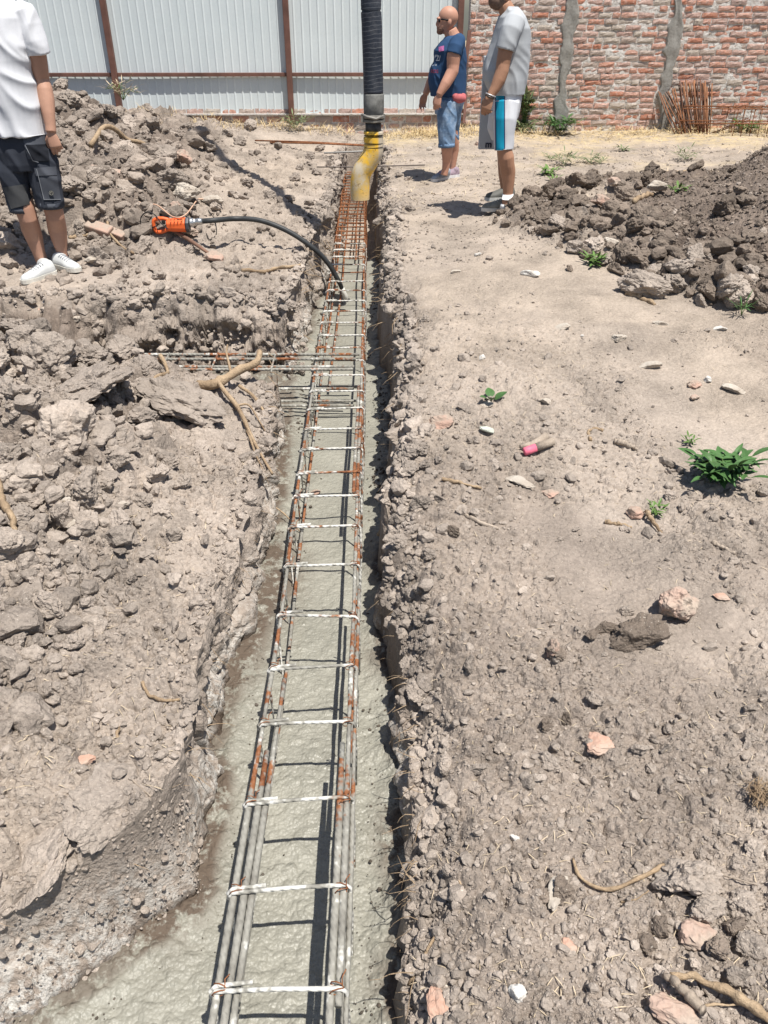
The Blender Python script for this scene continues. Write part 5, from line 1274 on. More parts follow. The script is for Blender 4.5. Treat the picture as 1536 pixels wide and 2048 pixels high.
weed(0, 0, .2, .18, 'dark dusty weed in front of the metal fence near its middle post', 10, 4, .12, .012, 'leaf_dry', seed=23, base=Vector((at(590, 262, 13.1).x, 13.1, .12)))
weed(0, 0, .22, .25, 'dry grey-brown weed standing on the heap by the left fence post', 12, 4, .12, .008, 'drybits', seed=24, base=Vector((at(245, 190, 12.6).x, 12.6, .55)), name='dry_weed', cat='dry weed')
# ------------------------------------------------------------------ people
from mathutils.bvhtree import BVHTree
def fuse(name, parts, voxel, smooth, mat, parent, deform=None):
    "melts the shapes into one continuous surface"
    mb = MB()
    for V, Fs in parts: mb.add(V, Fs)
    tmp = link('tmp', mesh_np('tmp', np.array(mb.v), mb.f))
    r = tmp.modifiers.new('r', 'REMESH'); r.mode = 'VOXEL'; r.voxel_size = voxel
    s = tmp.modifiers.new('s', 'SMOOTH'); s.factor = .5; s.iterations = smooth
    dg = bpy.context.evaluated_depsgraph_get(); dg.update(); me = bpy.data.meshes.new_from_object(tmp.evaluated_get(dg))
    old = tmp.data; bpy.data.objects.remove(tmp); bpy.data.meshes.remove(old)
    n = len(me.vertices); V = np.zeros(n*3, np.float32); me.vertices.foreach_get('co', V); V = V.reshape(-1, 3).astype(float)
    N = np.zeros(n*3, np.float32); me.vertices.foreach_get('normal', N); N = N.reshape(-1, 3)
    if deform is not None: V = V+N*deform(V)[:, None]
    off = np.array(parent.location) if parent is not None else np.zeros(3)
    tree = BVHTree.FromPolygons([tuple(p) for p in V], [tuple(p.vertices) for p in me.polygons])
    me.vertices.foreach_set('co', (V-off).astype(np.float32).ravel()); me.update(); me.name = name; me.materials.clear()
    o = link(name, me, mat, parent, True); return o, tree
def ell(c, r, rot=None, lv=3):
    D, Fq = ICO[lv]; V = D*np.array(r)
    if rot is not None: V = V@np.array(rot).T
    return (V+np.array(c)).tolist(), [tuple(f) for f in Fq.tolist()]
def wrinkles(amp, scale, s, stretch=(1, 1, 1)):
    def f(V):
        x, y, z = V[:, 0]*stretch[0]*scale, V[:, 1]*stretch[1]*scale, V[:, 2]*stretch[2]*scale
        w = .6*fbm(x*.5+7, y*.5, z*.5, o=2, s=s+3)
        a = 1-np.sqrt(vnoise(x+w, y+w, z+1.4*x+w, s=s)**2+.012); return amp*(a**3-.35)+amp*.25*fbm(x*1.3, y*1.3, z*1.3, o=1, s=s+1)
    return f
def hand(wr, d, n, s, k=1.0, curl=(.35, .45, .5, .6), wid=1.0):
    "wr wrist, d along the fingers, n out of the palm, s towards the thumb"
    d = Vector(d).normalized(); n = Vector(n); n = (n-d*n.dot(d)).normalized(); s_ = d.cross(n); s_ = s_ if s_.dot(Vector(s)) > 0 else -s_
    wr = Vector(wr); out = []
    out.append(tube([wr-d*.03*k, wr, wr+d*.03*k, wr+d*.065*k, wr+d*.090*k, wr+d*.098*k], [(.027*k, .021*k), (.028*k, .020*k), (.036*k, .0185*k), (.042*k, .0165*k), (.041*k, .0145*k), (.034*k, .009*k)], 18, s_))
    for i, (o, L) in enumerate(((.0305, 1.0), (.0105, 1.10), (-.0100, 1.02), (-.0300, .80))):
        p = wr+d*(.088-.004*abs(i-1))*k+s_*o*k*1.04; dd = (d+s_*(o*1.5)).normalized(); c = curl[i]; pts = [p-d*.02*k, p]; ang = 0
        for j, l in enumerate((.044, .027, .022)):
            ang += c*(1.0, 1.15, .7)[j]; q = dd*math.cos(ang)+n*math.sin(ang); pts.append(pts[-1]+q*l*L*k)
        out.append(tube(pts, [.0095*k, .0098*k, .0088*k, .0080*k, .0060*k], 10, s_)); out.append(ell(pts[-1], (.0062*k,)*3, lv=1))
    a = wr+d*.018*k+s_*.024*k; b = a+(d*.62+s_*.55+n*.35)*.040*k; c = b+(d*.9+s_*.12+n*.40)*.034*k; e = c+(d*.9-s_*.05+n*.35)*.026*k
    out.append(tube([a-s_*.01*k, a, b, c, e], [.013*k, .0145*k, .0120*k, .0100*k, .0070*k], 10, n)); out.append(ell(e, (.0072*k,)*3, lv=1))
    return out
def shoe(heel, toe, w, h, up_mat, sole_mat, parent, ankle, ra, lace=None, toeup=0.0):
    heel, toe = Vector(heel), Vector(toe); d = toe-heel; L = d.length; d.normalize(); sd = d.cross(Vector((0, 0, 1))).normalized(); up = sd.cross(d).normalized()
    fs = [-.0, .04, .14, .30, .46, .60, .74, .86, .95, 1.0]; ws = [.40, .66, .80, .80, .84, .96, 1.0, .90, .66, .25]; hs = [.55, .92, 1.0, .98, .86, .70, .56, .48, .38, .16]
    V = []; Fs = []; n = 18
    for f, a, b in zip(fs, ws, hs):
        c = heel+d*(L*f)
        for j in range(n):
            an = 2*math.pi*j/n; x, y = math.cos(an), math.sin(an); y = max(y, -.25)
            V.append(c+sd*(x*w*a*(1 if y < .3 else 1-.25*(y-.3)))+up*(.020+max(0, (y+.25)/1.25)*h*b))
    for i in range(len(fs)-1):
        for j in range(n): k = (j+1) % n; Fs.append((i*n+j, i*n+k, (i+1)*n+k, (i+1)*n+j))
    Fs += [tuple(reversed(range(n))), tuple((len(fs)-1)*n+j for j in range(n))]
    ank = Vector(ankle); c0 = heel+d*(L*.20)+up*h*.6
    o, tr = fuse('shoe', [(V, Fs), tube([c0, c0+(ank-c0)*.5+up*.005, c0+(ank-c0)*.8], [ra*1.35, ra*1.28, ra*1.22], 16)], .005, 4, up_mat, parent)
    mb = MB(); R = []
    ts = [i/22 for i in range(23)]
    pr = [(heel+d*(L*(f*1.04-.02))+sd*(np.interp(f, fs, ws)*w*1.08)) for f in ts]+[(heel+d*(L*(f*1.04-.02))-sd*(np.interp(f, fs, ws)*w*1.08)) for f in reversed(ts)]
    m = len(pr); lift = lambda q: up*(toeup*max(0, ((q-heel).dot(d)/L-.7))*.3)
    V = [q-up*.004+lift(q) for q in pr]+[q+up*.026+lift(q) for q in pr]; Fs = [tuple(reversed(range(m))), tuple(range(m, 2*m))]+[(i, (i+1) % m, m+(i+1) % m, m+i) for i in range(m)]
    mb.add(V, Fs); mb.build('sole', sole_mat, o, smooth=False)
    for ch in o.children: ch.location = (0, 0, 0)
    if lace:
        mb = MB()
        for k in range(5):
            f = .36+.075*k; hh = np.interp(f, fs, hs)*h; c = heel+d*(L*f)+up*(.020+hh+.001); mb.tube([c+sd*w*.55-up*.010, c+up*.002, c-sd*w*.55-up*.010], .0035, 6)
        mb.build('laces', lace, o, smooth=True)
    return o
def decal(name, tree, poly, mat, parent, Y0, off=.004, nx=14, nz=18, dirn=(0, 1, 0)):
    "a patch sewn on the cloth: poly = four corners in the photograph (tl, tr, br, bl)"
    V = []; Fs = []; d = Vector(dirn)
    for j in range(nz+1):
        for i in range(nx+1):
            a, b = i/nx, j/nz; tl, tr, br, bl = poly
            u = (tl[0]*(1-a)+tr[0]*a)*(1-b)+(bl[0]*(1-a)+br[0]*a)*b; v = (tl[1]*(1-a)+tr[1]*a)*(1-b)+(bl[1]*(1-a)+br[1]*a)*b
            o = Vector((0, 0, CAMZ)); r = ray(u, v).normalized(); h = tree.ray_cast(o, r, 60)
            V.append((h[0]-r*off) if h[0] is not None else None)
    for j in range(nz):
        for i in range(nx):
            k = j*(nx+1)+i; q = (k, k+1, k+nx+2, k+nx+1)
            if all(V[t] is not None for t in q) and max((V[q[0]]-V[t]).length for t in q) < .12: Fs.append(q)
    if not Fs: return None
    V = [v if v is not None else Vector((0, 0, 0)) for v in V]
    used = sorted({t for f in Fs for t in f}); mp = {t: i for i, t in enumerate(used)}
    mb = MB(); mb.add([V[t] for t in used], [tuple(mp[t] for t in f) for f in Fs]); o = mb.build(name, mat, parent, smooth=True)
    if parent is not None and parent.parent is not None: pass
    return o
def lettering(name, txt, u, v, hpx, mat, parent, tree, rot=0.0, font_w=1.0, off=.003, slant=0.0):
    cu = bpy.data.curves.new('t', 'FONT'); cu.body = txt; cu.align_x = 'CENTER'; cu.align_y = 'CENTER'; cu.resolution_u = 3; cu.offset = .012
    ob = bpy.data.objects.new('t', cu); COL.objects.link(ob); dg = bpy.context.evaluated_depsgraph_get(); dg.update()
    me = bpy.data.meshes.new_from_object(ob.evaluated_get(dg)); bpy.data.objects.remove(ob)
    import bmesh
    bm = bmesh.new(); bm.from_mesh(me); bmesh.ops.triangulate(bm, faces=bm.faces[:]); bmesh.ops.subdivide_edges(bm, edges=bm.edges[:], cuts=1, use_grid_fill=True); bm.to_mesh(me); bm.free()
    V = []; c, s = math.cos(rot), math.sin(rot)
    for p in me.vertices:
        x, y = p.co.x*font_w*hpx*1.35, p.co.y*hpx*1.35; x, y = x*c-y*s, x*s+y*c
        r = ray(u+x, v-y+slant*x).normalized(); h = tree.ray_cast(Vector((0, 0, CAMZ)), r, 60); V.append(h[0]-r*off if h[0] is not None else None)
    Fs = [tuple(f.vertices) for f in me.polygons if all(V[t] is not None for t in f.vertices)]
    mb = MB(); mb.add([q if q is not None else (0, 0, 0) for q in V], Fs)
    used = sorted({t for f in Fs for t in f}); mp = {t: i for i, t in enumerate(used)}
    if not used: return None
    mb = MB(); mb.add([V[t] for t in used], [tuple(mp[t] for t in f) for f in Fs]); return mb.build(name, mat, parent)
def skin(name, c, stub=None):
    m = Mat(name, .55, .35); k = m.ramp(m.noise(7, 3), [(.3, tuple(x*.86 for x in c)), (.7, c)]); k = m.mix(.5, k, m.ramp(m.noise(60, 3, .7), [(.3, .9), (.7, 1.08)]), 'MULTIPLY')
    m.b.inputs['Subsurface Weight'].default_value = 0.0
    m.col(k); m.bump(m.noise(130, 3), .12, .002); return m.m
def cloth(name, c, var=.10, bs=340, rough=.85):
    m = Mat(name, rough, .15); k = m.mix(.6, m.ramp(m.noise(6, 2), [(.3, tuple(x*(1-var) for x in c)), (.7, c)]), m.ramp(m.noise(180, 2), [(.3, .95), (.7, 1.04)]), 'MULTIPLY')
    m.col(k); m.bump(m.noise(bs, 2), .15, .001); m.bump(m.noise(12, 2, .5), .15, .010); return m.m
def torso(rows, q, n=26):
    "rows: (v, centre u, half width px, half depth m, dy)"
    P = []; R = []
    for v, c, w, b, dy in rows:
        p = q(c, v, dy); P.append(p); R.append((abs(q(c+w, v, dy).x-p.x), b))
    V = []; Fs = []
    for p, (a, b) in zip(P, R):
        for j in range(n):
            an = 2*math.pi*j/n; x, y = math.cos(an), math.sin(an); e = .85; x = math.copysign(abs(x)**e, x); y = math.copysign(abs(y)**e, y)
            V.append(p+Vector((a*x, b*y, 0)))
    m = len(P)
    for i in range(m-1):
        for j in range(n): k = (j+1) % n; Fs.append((i*n+j, (i+1)*n+j, (i+1)*n+k, i*n+k))
    Fs += [tuple(range(n)), tuple(reversed([(m-1)*n+j for j in range(n)]))]
    return V, Fs
def limb(rows, q, n=16, flat=1.0):
    "rows: (u, v, radius px, dy)"
    P = [q(u, v, dy) for u, v, r, dy in rows]; R = [abs(q(u+r, v, dy).x-p.x) for (u, v, r, dy), p in zip(rows, P)]
    return tube(P, [(r, r*flat) for r in R], n, (1, 0, 0))
def opening(rows, q, inset=.82, deep=.03, n=18):
    "a sleeve or trouser leg whose end is hollow"
    P = [q(u, v, dy) for u, v, r, dy in rows]; R = [abs(q(u+r, v, dy).x-p.x) for (u, v, r, dy), p in zip(rows, P)]
    d = (P[-1]-P[-2]).normalized(); P += [P[-1], P[-1]-d*deep]; R += [R[-1]*inset, R[-1]*inset*.95]
    V, Fs = tube(P[:-2], R[:-2], n, (1, 0, 0), cap=False); base = len(V); ring = base-n
    # rim and recess share the direction of the last segment
    sd = Vector((1, 0, 0))-d*d.x; sd.normalize(); fw = d.cross(sd)
    for c, r in ((P[-2], R[-2]), (P[-1], R[-1])):
        for j in range(n): an = 2*math.pi*j/n; V.append(c+sd*(r*math.cos(an))+fw*(r*math.sin(an)))
    for a, b in ((ring, base), (base, base+n)):
        for j in range(n): k = (j+1) % n; Fs.append((a+j, a+k, b+k, b+j))
    Fs.append(tuple(base+n+j for j in range(n))); Fs.append(tuple(reversed(range(n)))); return V, Fs

BLK = simple('black_trim', (.012, .012, .014), .5)
# ---- the man in the grey T-shirt (third), seen from his left side
def man_grey():
    p, _ = onground(1000, 429); Y0 = p.y; q = lambda u, v, dy=0.0: at(u, v, Y0+dy)
    t = empty('person', (p.x, Y0+.12, p.z), 'man in a light grey T-shirt and white shorts with a blue stripe, standing in profile', 'person')
    sk = skin('tanned_skin', (.40, .215, .135)); D = .14
    parts = [limb([(1012, 215, 17, .0), (1009, 270, 15, -.02), (1009, 300, 14.5, -.03), (1012, 315, 16, -.03), (1014, 330, 15, -.02), (1016, 345, 15, .0), (1017, 365, 12, .0), (1016, 386, 10, .0), (1014, 408, 10.5, .0), (1008, 418, 10, .0)], q),
             limb([(1010, 215, 17, .26), (1002, 262, 14, .28), (1006, 285, 13.5, .30), (1008, 318, 13, .30), (1009, 345, 12.5, .30), (1010, 376, 9, .30), (1008, 392, 9, .30)], q),
             torso([(36, 1022, 18, .14, D), (70, 1020, 28, .18, D), (130, 1014, 36, .17, D), (180, 1016, 24, .14, D), (215, 1013, 22, .14, D)], q),
             limb([(1022, 50, 17, -.06), (1016, 80, 16, -.09), (1010, 107, 15, -.10), (1006, 128, 14.0, -.10), (1004, 142, 13.5, -.11), (998, 160, 13, -.12), (990, 177, 10.5, -.13), (981, 192, 8.0, -.14)], q),
             limb([(1020, 50, 16, .34), (1012, 90, 14, .38), (1004, 125, 12, .38), (996, 150, 10.5, .36), (986, 178, 7.5, .34)], q),
             limb([(1008, 8, 14, D), (1016, 26, 17, D), (1020, 44, 20, D)], q)]
    parts += hand(q(981, 193, -.14), (-.34, -.05, -1), (.5, .85, .1), (-.75, .55, .0), 1.08, (.55, .65, .75, .85))
    parts += hand(q(986, 178, .34), (-.25, 0, -1), (.2, -1, .1), (-.8, -.3, 0), 1.05, (.5, .55, .6, .7))
    hc = q(1003, -24, D)
    parts += [ell(hc, (.105, .080, .118)), ell(q(997, -3, D), (.078, .064, .070)), ell(q(988, 8, D), (.032, .034, .028)), ell(q(974, -10, D), (.022, .016, .030)), ell(q(1008, -14, D-.078), (.020, .010, .032)), ell(q(1008, -14, D+.078), (.020, .010, .032))]
    body, _t = fuse('body', parts, .0052, 3, sk, t)
    be, _ = fuse('beard', [ell(q(996, 2, D), (.080, .067, .066)), ell(q(988, 11, D), (.036, .038, .026))], .006, 3, simple('grey_stubble', (.17, .11, .08), .9, var=.3, scale=60, bump=.4, bscale=300), t)
    hr, _ = fuse('hair', [ell(q(1006, -30, D), (.106, .083, .112))], .007, 2, simple('short_dark_hair', (.05, .04, .035), .8, bump=.5, bscale=200), t)
    sh = cloth('grey_jersey', (.43, .45, .47), .06)
    parts = [torso([(14, 1026, 13, .09, D), (22, 1026, 19, .15, D), (34, 1025, 27, .20, D), (56, 1025, 34, .225, D), (86, 1022, 39, .215, D), (112, 1016, 43, .20, D), (140, 1011, 45, .20, D), (160, 1010, 43.5, .20, D), (176, 1012, 38, .195, D), (188, 1014, 33, .19, D)], q),
             opening([(1030, 30, 15, .0), (1028, 44, 22, -.04), (1022, 62, 22, -.085), (1015, 84, 20, -.10), (1010.5, 100, 19, -.105)], q), opening([(1028, 34, 14, .30), (1024, 50, 20, .35), (1014, 96, 18, .39)], q)]
    S, ts = fuse('t_shirt', parts, .0065, 3, sh, t, wrinkles(.012, 7, 3))
    so = cloth('white_sport_cloth', (.60, .61, .64), .05, rough=.6)
    parts = [torso([(180, 1016, 27, .17, D), (200, 1015, 27, .18, D), (222, 1012, 26, .18, D), (236, 1010, 24, .17, D)], q),
             opening([(1015, 205, 25, .03), (1011, 240, 23.5, -.01), (1008.5, 270, 20.5, -.02), (1007.5, 300, 18.5, -.03)], q), opening([(1010, 205, 24, .24), (1000, 232, 23, .27), (995, 254, 20, .29), (1000, 274, 17, .30)], q)]
    O, to = fuse('shorts', parts, .0065, 3, so, t, wrinkles(.012, 6, 9))
    decal('side_stripe', to, ((991, 188), (1009, 188), (1009, 300.5), (992, 300.5)), cloth('turquoise_stripe', (.015, .32, .50), .15, rough=.45), t, Y0, .004, 12, 44)
    for a, b in (((990, 188), (992, 188)), ((1008.3, 188), (1009.8, 188))): decal('piping', to, (a, b, (b[0]+.5, 300.5), (a[0]+.5, 300.5)), cloth('navy_piping', (.03, .04, .12)), t, Y0, .006, 2, 44)
    mb = MB(); mb.tube([q(1015.5, 388, .0), q(1015, 398, .0), q(1014, 409, .0), q(1012, 418, .0)], [.051, .053, .058, .060], 16); mb.build('sock', cloth('white_sock', (.74, .74, .74)), t, smooth=True)
    su = simple('olive_grey_shoe', (.20, .195, .165), .6, .4, var=.3, scale=30, bump=.3); ss = simple('pale_sole', (.55, .55, .52), .6)
    hL, tL = onground(1035, 420)[0], onground(963, 430)[0]; hL.z = tL.z = p.z+.004
    shoe(hL, tL, .052, .095, su, ss, t, q(1014, 403, .0), .045, simple('grey_lace', (.35, .35, .33)))
    hR = at(1028, 401, Y0+.30); tR = at(970, 405, Y0+.26); zz_ = gz(hR.x, hR.y); hR.z = tR.z = zz_+.004
    shoe(hR, tR, .050, .095, simple('dark_shoe', (.10, .10, .09), .6, bump=.3), ss, t, q(1010, 386, .30), .04)
    for k, cc in ((0, (.55, .55, .56)), (1, (.04, .035, .03))):
        c = q(981.5-1.5*k, 190+4*k, -.14); mb = MB(); P = []
        d = Vector((-.34, 0, -1)).normalized(); s = Vector((1, 0, 0))-d*d.x; s.normalize(); f = d.cross(s)
        ring = [c+s*(.042*math.cos(i*math.pi/9))+f*(.034*math.sin(i*math.pi/9)) for i in range(19)]
        mb.tube(ring, .0055, 8, d); mb.build('bracelet', simple('bracelet_%d' % k, cc, .4, .5, metal=.6*(1-k), scale=200, var=.5), t, smooth=True)
    # the foam board he holds upright on his far side
    yb = Y0+.44; a = at(961, 112, yb); z1 = at(963, 299, yb).z; x0, x1 = at(963, 200, yb).x, at(1012, 200, yb).x; mb = MB(); mb.box((x0, yb, z1), (x1, yb+.05, a.z))
    gb = Mat('grey_foam_board', .7, .25); gb.col(gb.mix(gb.ramp(gb.noise(30, 2, .6), [(.70, 0), (.74, .6)]), gb.ramp(gb.noise(3, 3), [(.3, (.40, .43, .46)), (.7, (.47, .50, .53))]), (.66, .67, .68)))
    e = empty('foam_board', ((x0+x1)/2, yb, z1), 'narrow grey board held upright beside the man in the light grey T-shirt', 'board')
    bo = mb.build('panel', gb.m, e); bv = bo.modifiers.new('b', 'BEVEL'); bv.width = .004
    c = at(977, 289, yb-.003); cu = bpy.data.curves.new('letter', 'FONT'); cu.body = 'm'; cu.size = .080; cu.extrude = .001; cu.offset = .003; cu.align_x = 'CENTER'; cu.align_y = 'CENTER'
    ob = bpy.data.objects.new('tmp', cu); COL.objects.link(ob); dg = bpy.context.evaluated_depsgraph_get(); dg.update(); me = bpy.data.meshes.new_from_object(ob.evaluated_get(dg)); bpy.data.objects.remove(ob)
    me.materials.clear(); l = link('printed_mark', me, simple('dark_print', (.03, .035, .06), .6), e); l.location = Vector((c.x, c.y, c.z))-e.location; l.rotation_euler = (math.pi/2, 0, 0)
man_grey()

# ---- the man in the navy T-shirt
def man_navy():
    p, _ = onground(882, 364); Y0 = p.y; q = lambda u, v, dy=0.0: at(u, v, Y0+dy); D = .14
    t = empty('person', (p.x, Y0+.1, p.z), 'bald man in sunglasses, navy printed T-shirt and rolled jeans, standing in profile', 'person')
    sk = skin('sunburnt_skin', (.50, .265, .185))
    parts = [limb([(896, 215, 20, .0), (893, 270, 14, -.03), (894, 297, 11.8, -.03), (894, 312, 10.3, -.01), (893, 324, 8.4, .0), (891, 338, 7, .0), (888, 350, 7, .0)], q),
             limb([(900, 215, 19, .24), (905, 260, 12, .26), (908, 285, 10, .28), (909, 300, 9, .30), (907, 318, 7.3, .30), (905, 335, 6, .30), (903, 346, 6, .30)], q),
             torso([(80, 905, 14, .13, D), (110, 901, 27, .17, D), (150, 898, 31, .18, D), (185, 898, 28, .17, D), (215, 897, 25, .16, D)], q),
             limb([(914, 84, 13, -.07), (909, 100, 13.5, -.10), (907, 115, 13.8, -.11), (906, 130, 12.6, -.11), (905, 142, 12.2, -.12), (899, 154, 11.5, -.14), (891, 168, 10.4, -.17), (883, 181, 8.0, -.19), (878, 190, 6.6, -.20)], q),
             limb([(904, 84, 12, .34), (888, 110, 12, .40), (874, 138, 11, .42), (862, 162, 9, .40), (851, 188, 6.0, .36)], q),
             limb([(900, 60, 13, D), (904, 70, 14.5, D), (908, 84, 18, D)], q)]
    parts += hand(q(878, 191, -.20), (-.22, -.05, -1), (.35, .92, .1), (-.9, .35, .0), .98, (.45, .55, .6, .7))
    parts += hand(q(851, 189, .36), (-.35, 0, -1), (.35, -.9, .1), (-.75, -.4, 0), .98, (.35, .4, .5, .55))
    s = (q(898, 40, D)-q(897, 40, D)).length
    E = lambda u, v, a, b, c, dy=0.0: ell(q(u, v, D+dy), (a*s, b, c*s))
    parts += [E(897, 33.5, 19.5, .083, 18.5), E(893, 43, 17, .074, 17), E(888, 53, 13.5, .062, 13), E(880, 63, 6.5, .030, 5.5), E(885, 60, 10, .045, 7), E(877, 37, 4, .050, 3), E(874.5, 48, 3.2, .014, 4.5), E(876, 44, 3, .011, 5), E(877, 56, 4.2, .024, 2.2), E(878, 59.5, 3.8, .022, 2.0),
              E(899, 45, 4.0, .012, 6.0, -.078), E(899, 45, 4.0, .012, 6.0, .078), E(886, 52, 8, .066, 7)]
    body, tb = fuse('body', parts, .0050, 3, sk, t)
    fuse('beard', [E(885, 57.5, 11.6, .0585, 8.2), E(880, 63.5, 7.0, .034, 5.4)], .006, 2, simple('dark_stubble', (.24, .135, .095), .9, var=.3, scale=60, bump=.4, bscale=300), t)
    mb = MB()
    for g in (-1, 1):
        c = q(880, 41, D+g*.034); V, Fs = ell((0, 0, 0), (.014, .031, .020), Matrix.Rotation(g*.42, 3, 'Z'), 2); mb.add([Vector(v)+c+Vector((-.004, 0, 0)) for v in V], Fs)
    gl = mb.build('sunglasses', simple('black_lens', (.008, .008, .01), .12, .6), t, smooth=True)
    mb = MB()
    for g in (-1, 1): mb.tube([q(882, 39, D+g*.060), q(890, 39.5, D+g*.078), q(900, 41, D+g*.082)], [(.007, .003)]*3, 8); 
    mb.build('temple_arms', BLK, gl, smooth=True)
    for o in gl.children: o.location = (0, 0, 0)
    nv = cloth('navy_jersey', (.030, .070, .150), .12)
    parts = [torso([(70, 908, 13, .09, D), (76, 907, 18, .14, D), (86, 905, 25, .195, D), (100, 900, 32, .215, D), (122, 900, 33.5, .205, D), (138, 896, 36, .20, D), (154, 894.5, 37.5, .20, D), (167, 894.5, 37, .20, D), (182, 896, 35.5, .195, D), (192, 896, 35, .19, D)], q),
             opening([(920, 76, 11, .0), (916, 84, 16, -.05), (911, 96, 15.8, -.10), (907.5, 109, 15, -.115)], q), opening([(912, 78, 10, .28), (904, 88, 14.5, .34), (890, 106, 14, .40)], q)]
    S, ts = fuse('t_shirt', parts, .006, 3, nv, t, wrinkles(.011, 8, 23))
    wt = simple('white_print', (.62, .66, .70), .7, var=.3, scale=90); rd = simple('red_print', (.30, .05, .09), .7, var=.3, scale=90); pk = simple('pink_print', (.40, .12, .28), .7, var=.4, scale=90)
    decal('print_patch', ts, ((877, 94), (888, 91), (888, 101), (878, 104)), pk, t, Y0, .004, 6, 6)
    lettering('printed_word', '---', 873, 109.5, 4, wt, t, ts)
    lettering('printed_word', 'ZZ/', 873.5, 117, 11, wt, t, ts, font_w=.62)
    lettering('printed_word', '10 13', 868.5, 130, 4, wt, t, ts, font_w=.75)
    lettering('printed_word', 'RDS', 869, 143, 7.5, rd, t, ts, font_w=.85)
    jn = Mat('washed_denim', .85, .15); jn.col(jn.mix(.7, jn.ramp(jn.noise(7, 4, .6), [(.32, (.075, .135, .235)), (.5, (.15, .235, .36)), (.7, (.33, .42, .53))]), jn.ramp(jn.noise(140, 2), [(.3, .88), (.7, 1.1)]), 'MULTIPLY')); jn.bump(jn.noise(14, 4, .6), .5, .014)
    parts = [torso([(182, 899, 29, .17, D), (198, 899, 30, .18, D), (215, 898, 28, .18, D), (228, 896, 25, .17, D)], q),
             opening([(897, 205, 24, .02), (894, 235, 20.5, -.01), (893, 262, 17.5, -.03), (893, 293, 15.8, -.03)], q), opening([(903, 205, 22, .22), (905, 240, 16.5, .25), (905, 262, 13, .27), (906, 282, 12, .28)], q)]
    J, tj = fuse('rolled_jeans', parts, .006, 3, jn.m, t, wrinkles(.012, 8, 31))
    mb = MB(); V, Fs = limb([(893, 286.5, 16.6, -.03), (893, 294, 16.9, -.03)], q, 20); mb.add(V, Fs); mb.build('turned_up_hem', jn.m, J, smooth=True)
    for o in J.children: o.location = (0, 0, 0)
    pr = simple('dusty_red_fabric', (.42, .115, .12), .8, var=.2, scale=20, bump=.4)
    B, _ = fuse('waist_bag', [ell(q(919, 197, -.06), (13*s*1.08, .05, 9*s)), ell(q(912, 193, -.05), (8*s, .04, 6*s)), ell(q(926, 194, .0), (7*s, .06, 7*s))], .006, 2, pr, t, wrinkles(.006, 12, 41))
    mb = MB(); V, Fs = torso([(188, 898, 31.2, .188, D), (191, 898, 31.4, .190, D)], q); mb.add(V, Fs); mb.build('belt_strap', BLK, B, smooth=True)
    for o in B.children: o.location = (0, 0, 0)
    gs = simple('grey_running_shoe', (.30, .33, .38), .7, .3, var=.35, scale=40, bump=.3); ss = simple('white_rubber', (.62, .62, .62), .6)
    hL, tL = onground(899, 356)[0], onground(865, 364)[0]; hL.z = tL.z = p.z+.004; tL += (tL-hL)*.0
    shoe(hL, tL, .050, .088, gs, ss, t, q(889, 342, 0), .036, simple('pink_lace', (.50, .25, .30)))
    hR = at(917, 352, Y0+.32); tR = at(888, 352, Y0+.22); hR.z = tR.z = gz(hR.x, hR.y)+.004
    shoe(hR, tR, .048, .085, simple('mauve_running_shoe', (.26, .20, .24), .7, var=.35, scale=40), ss, t, q(904, 338, .30), .034)
man_navy()

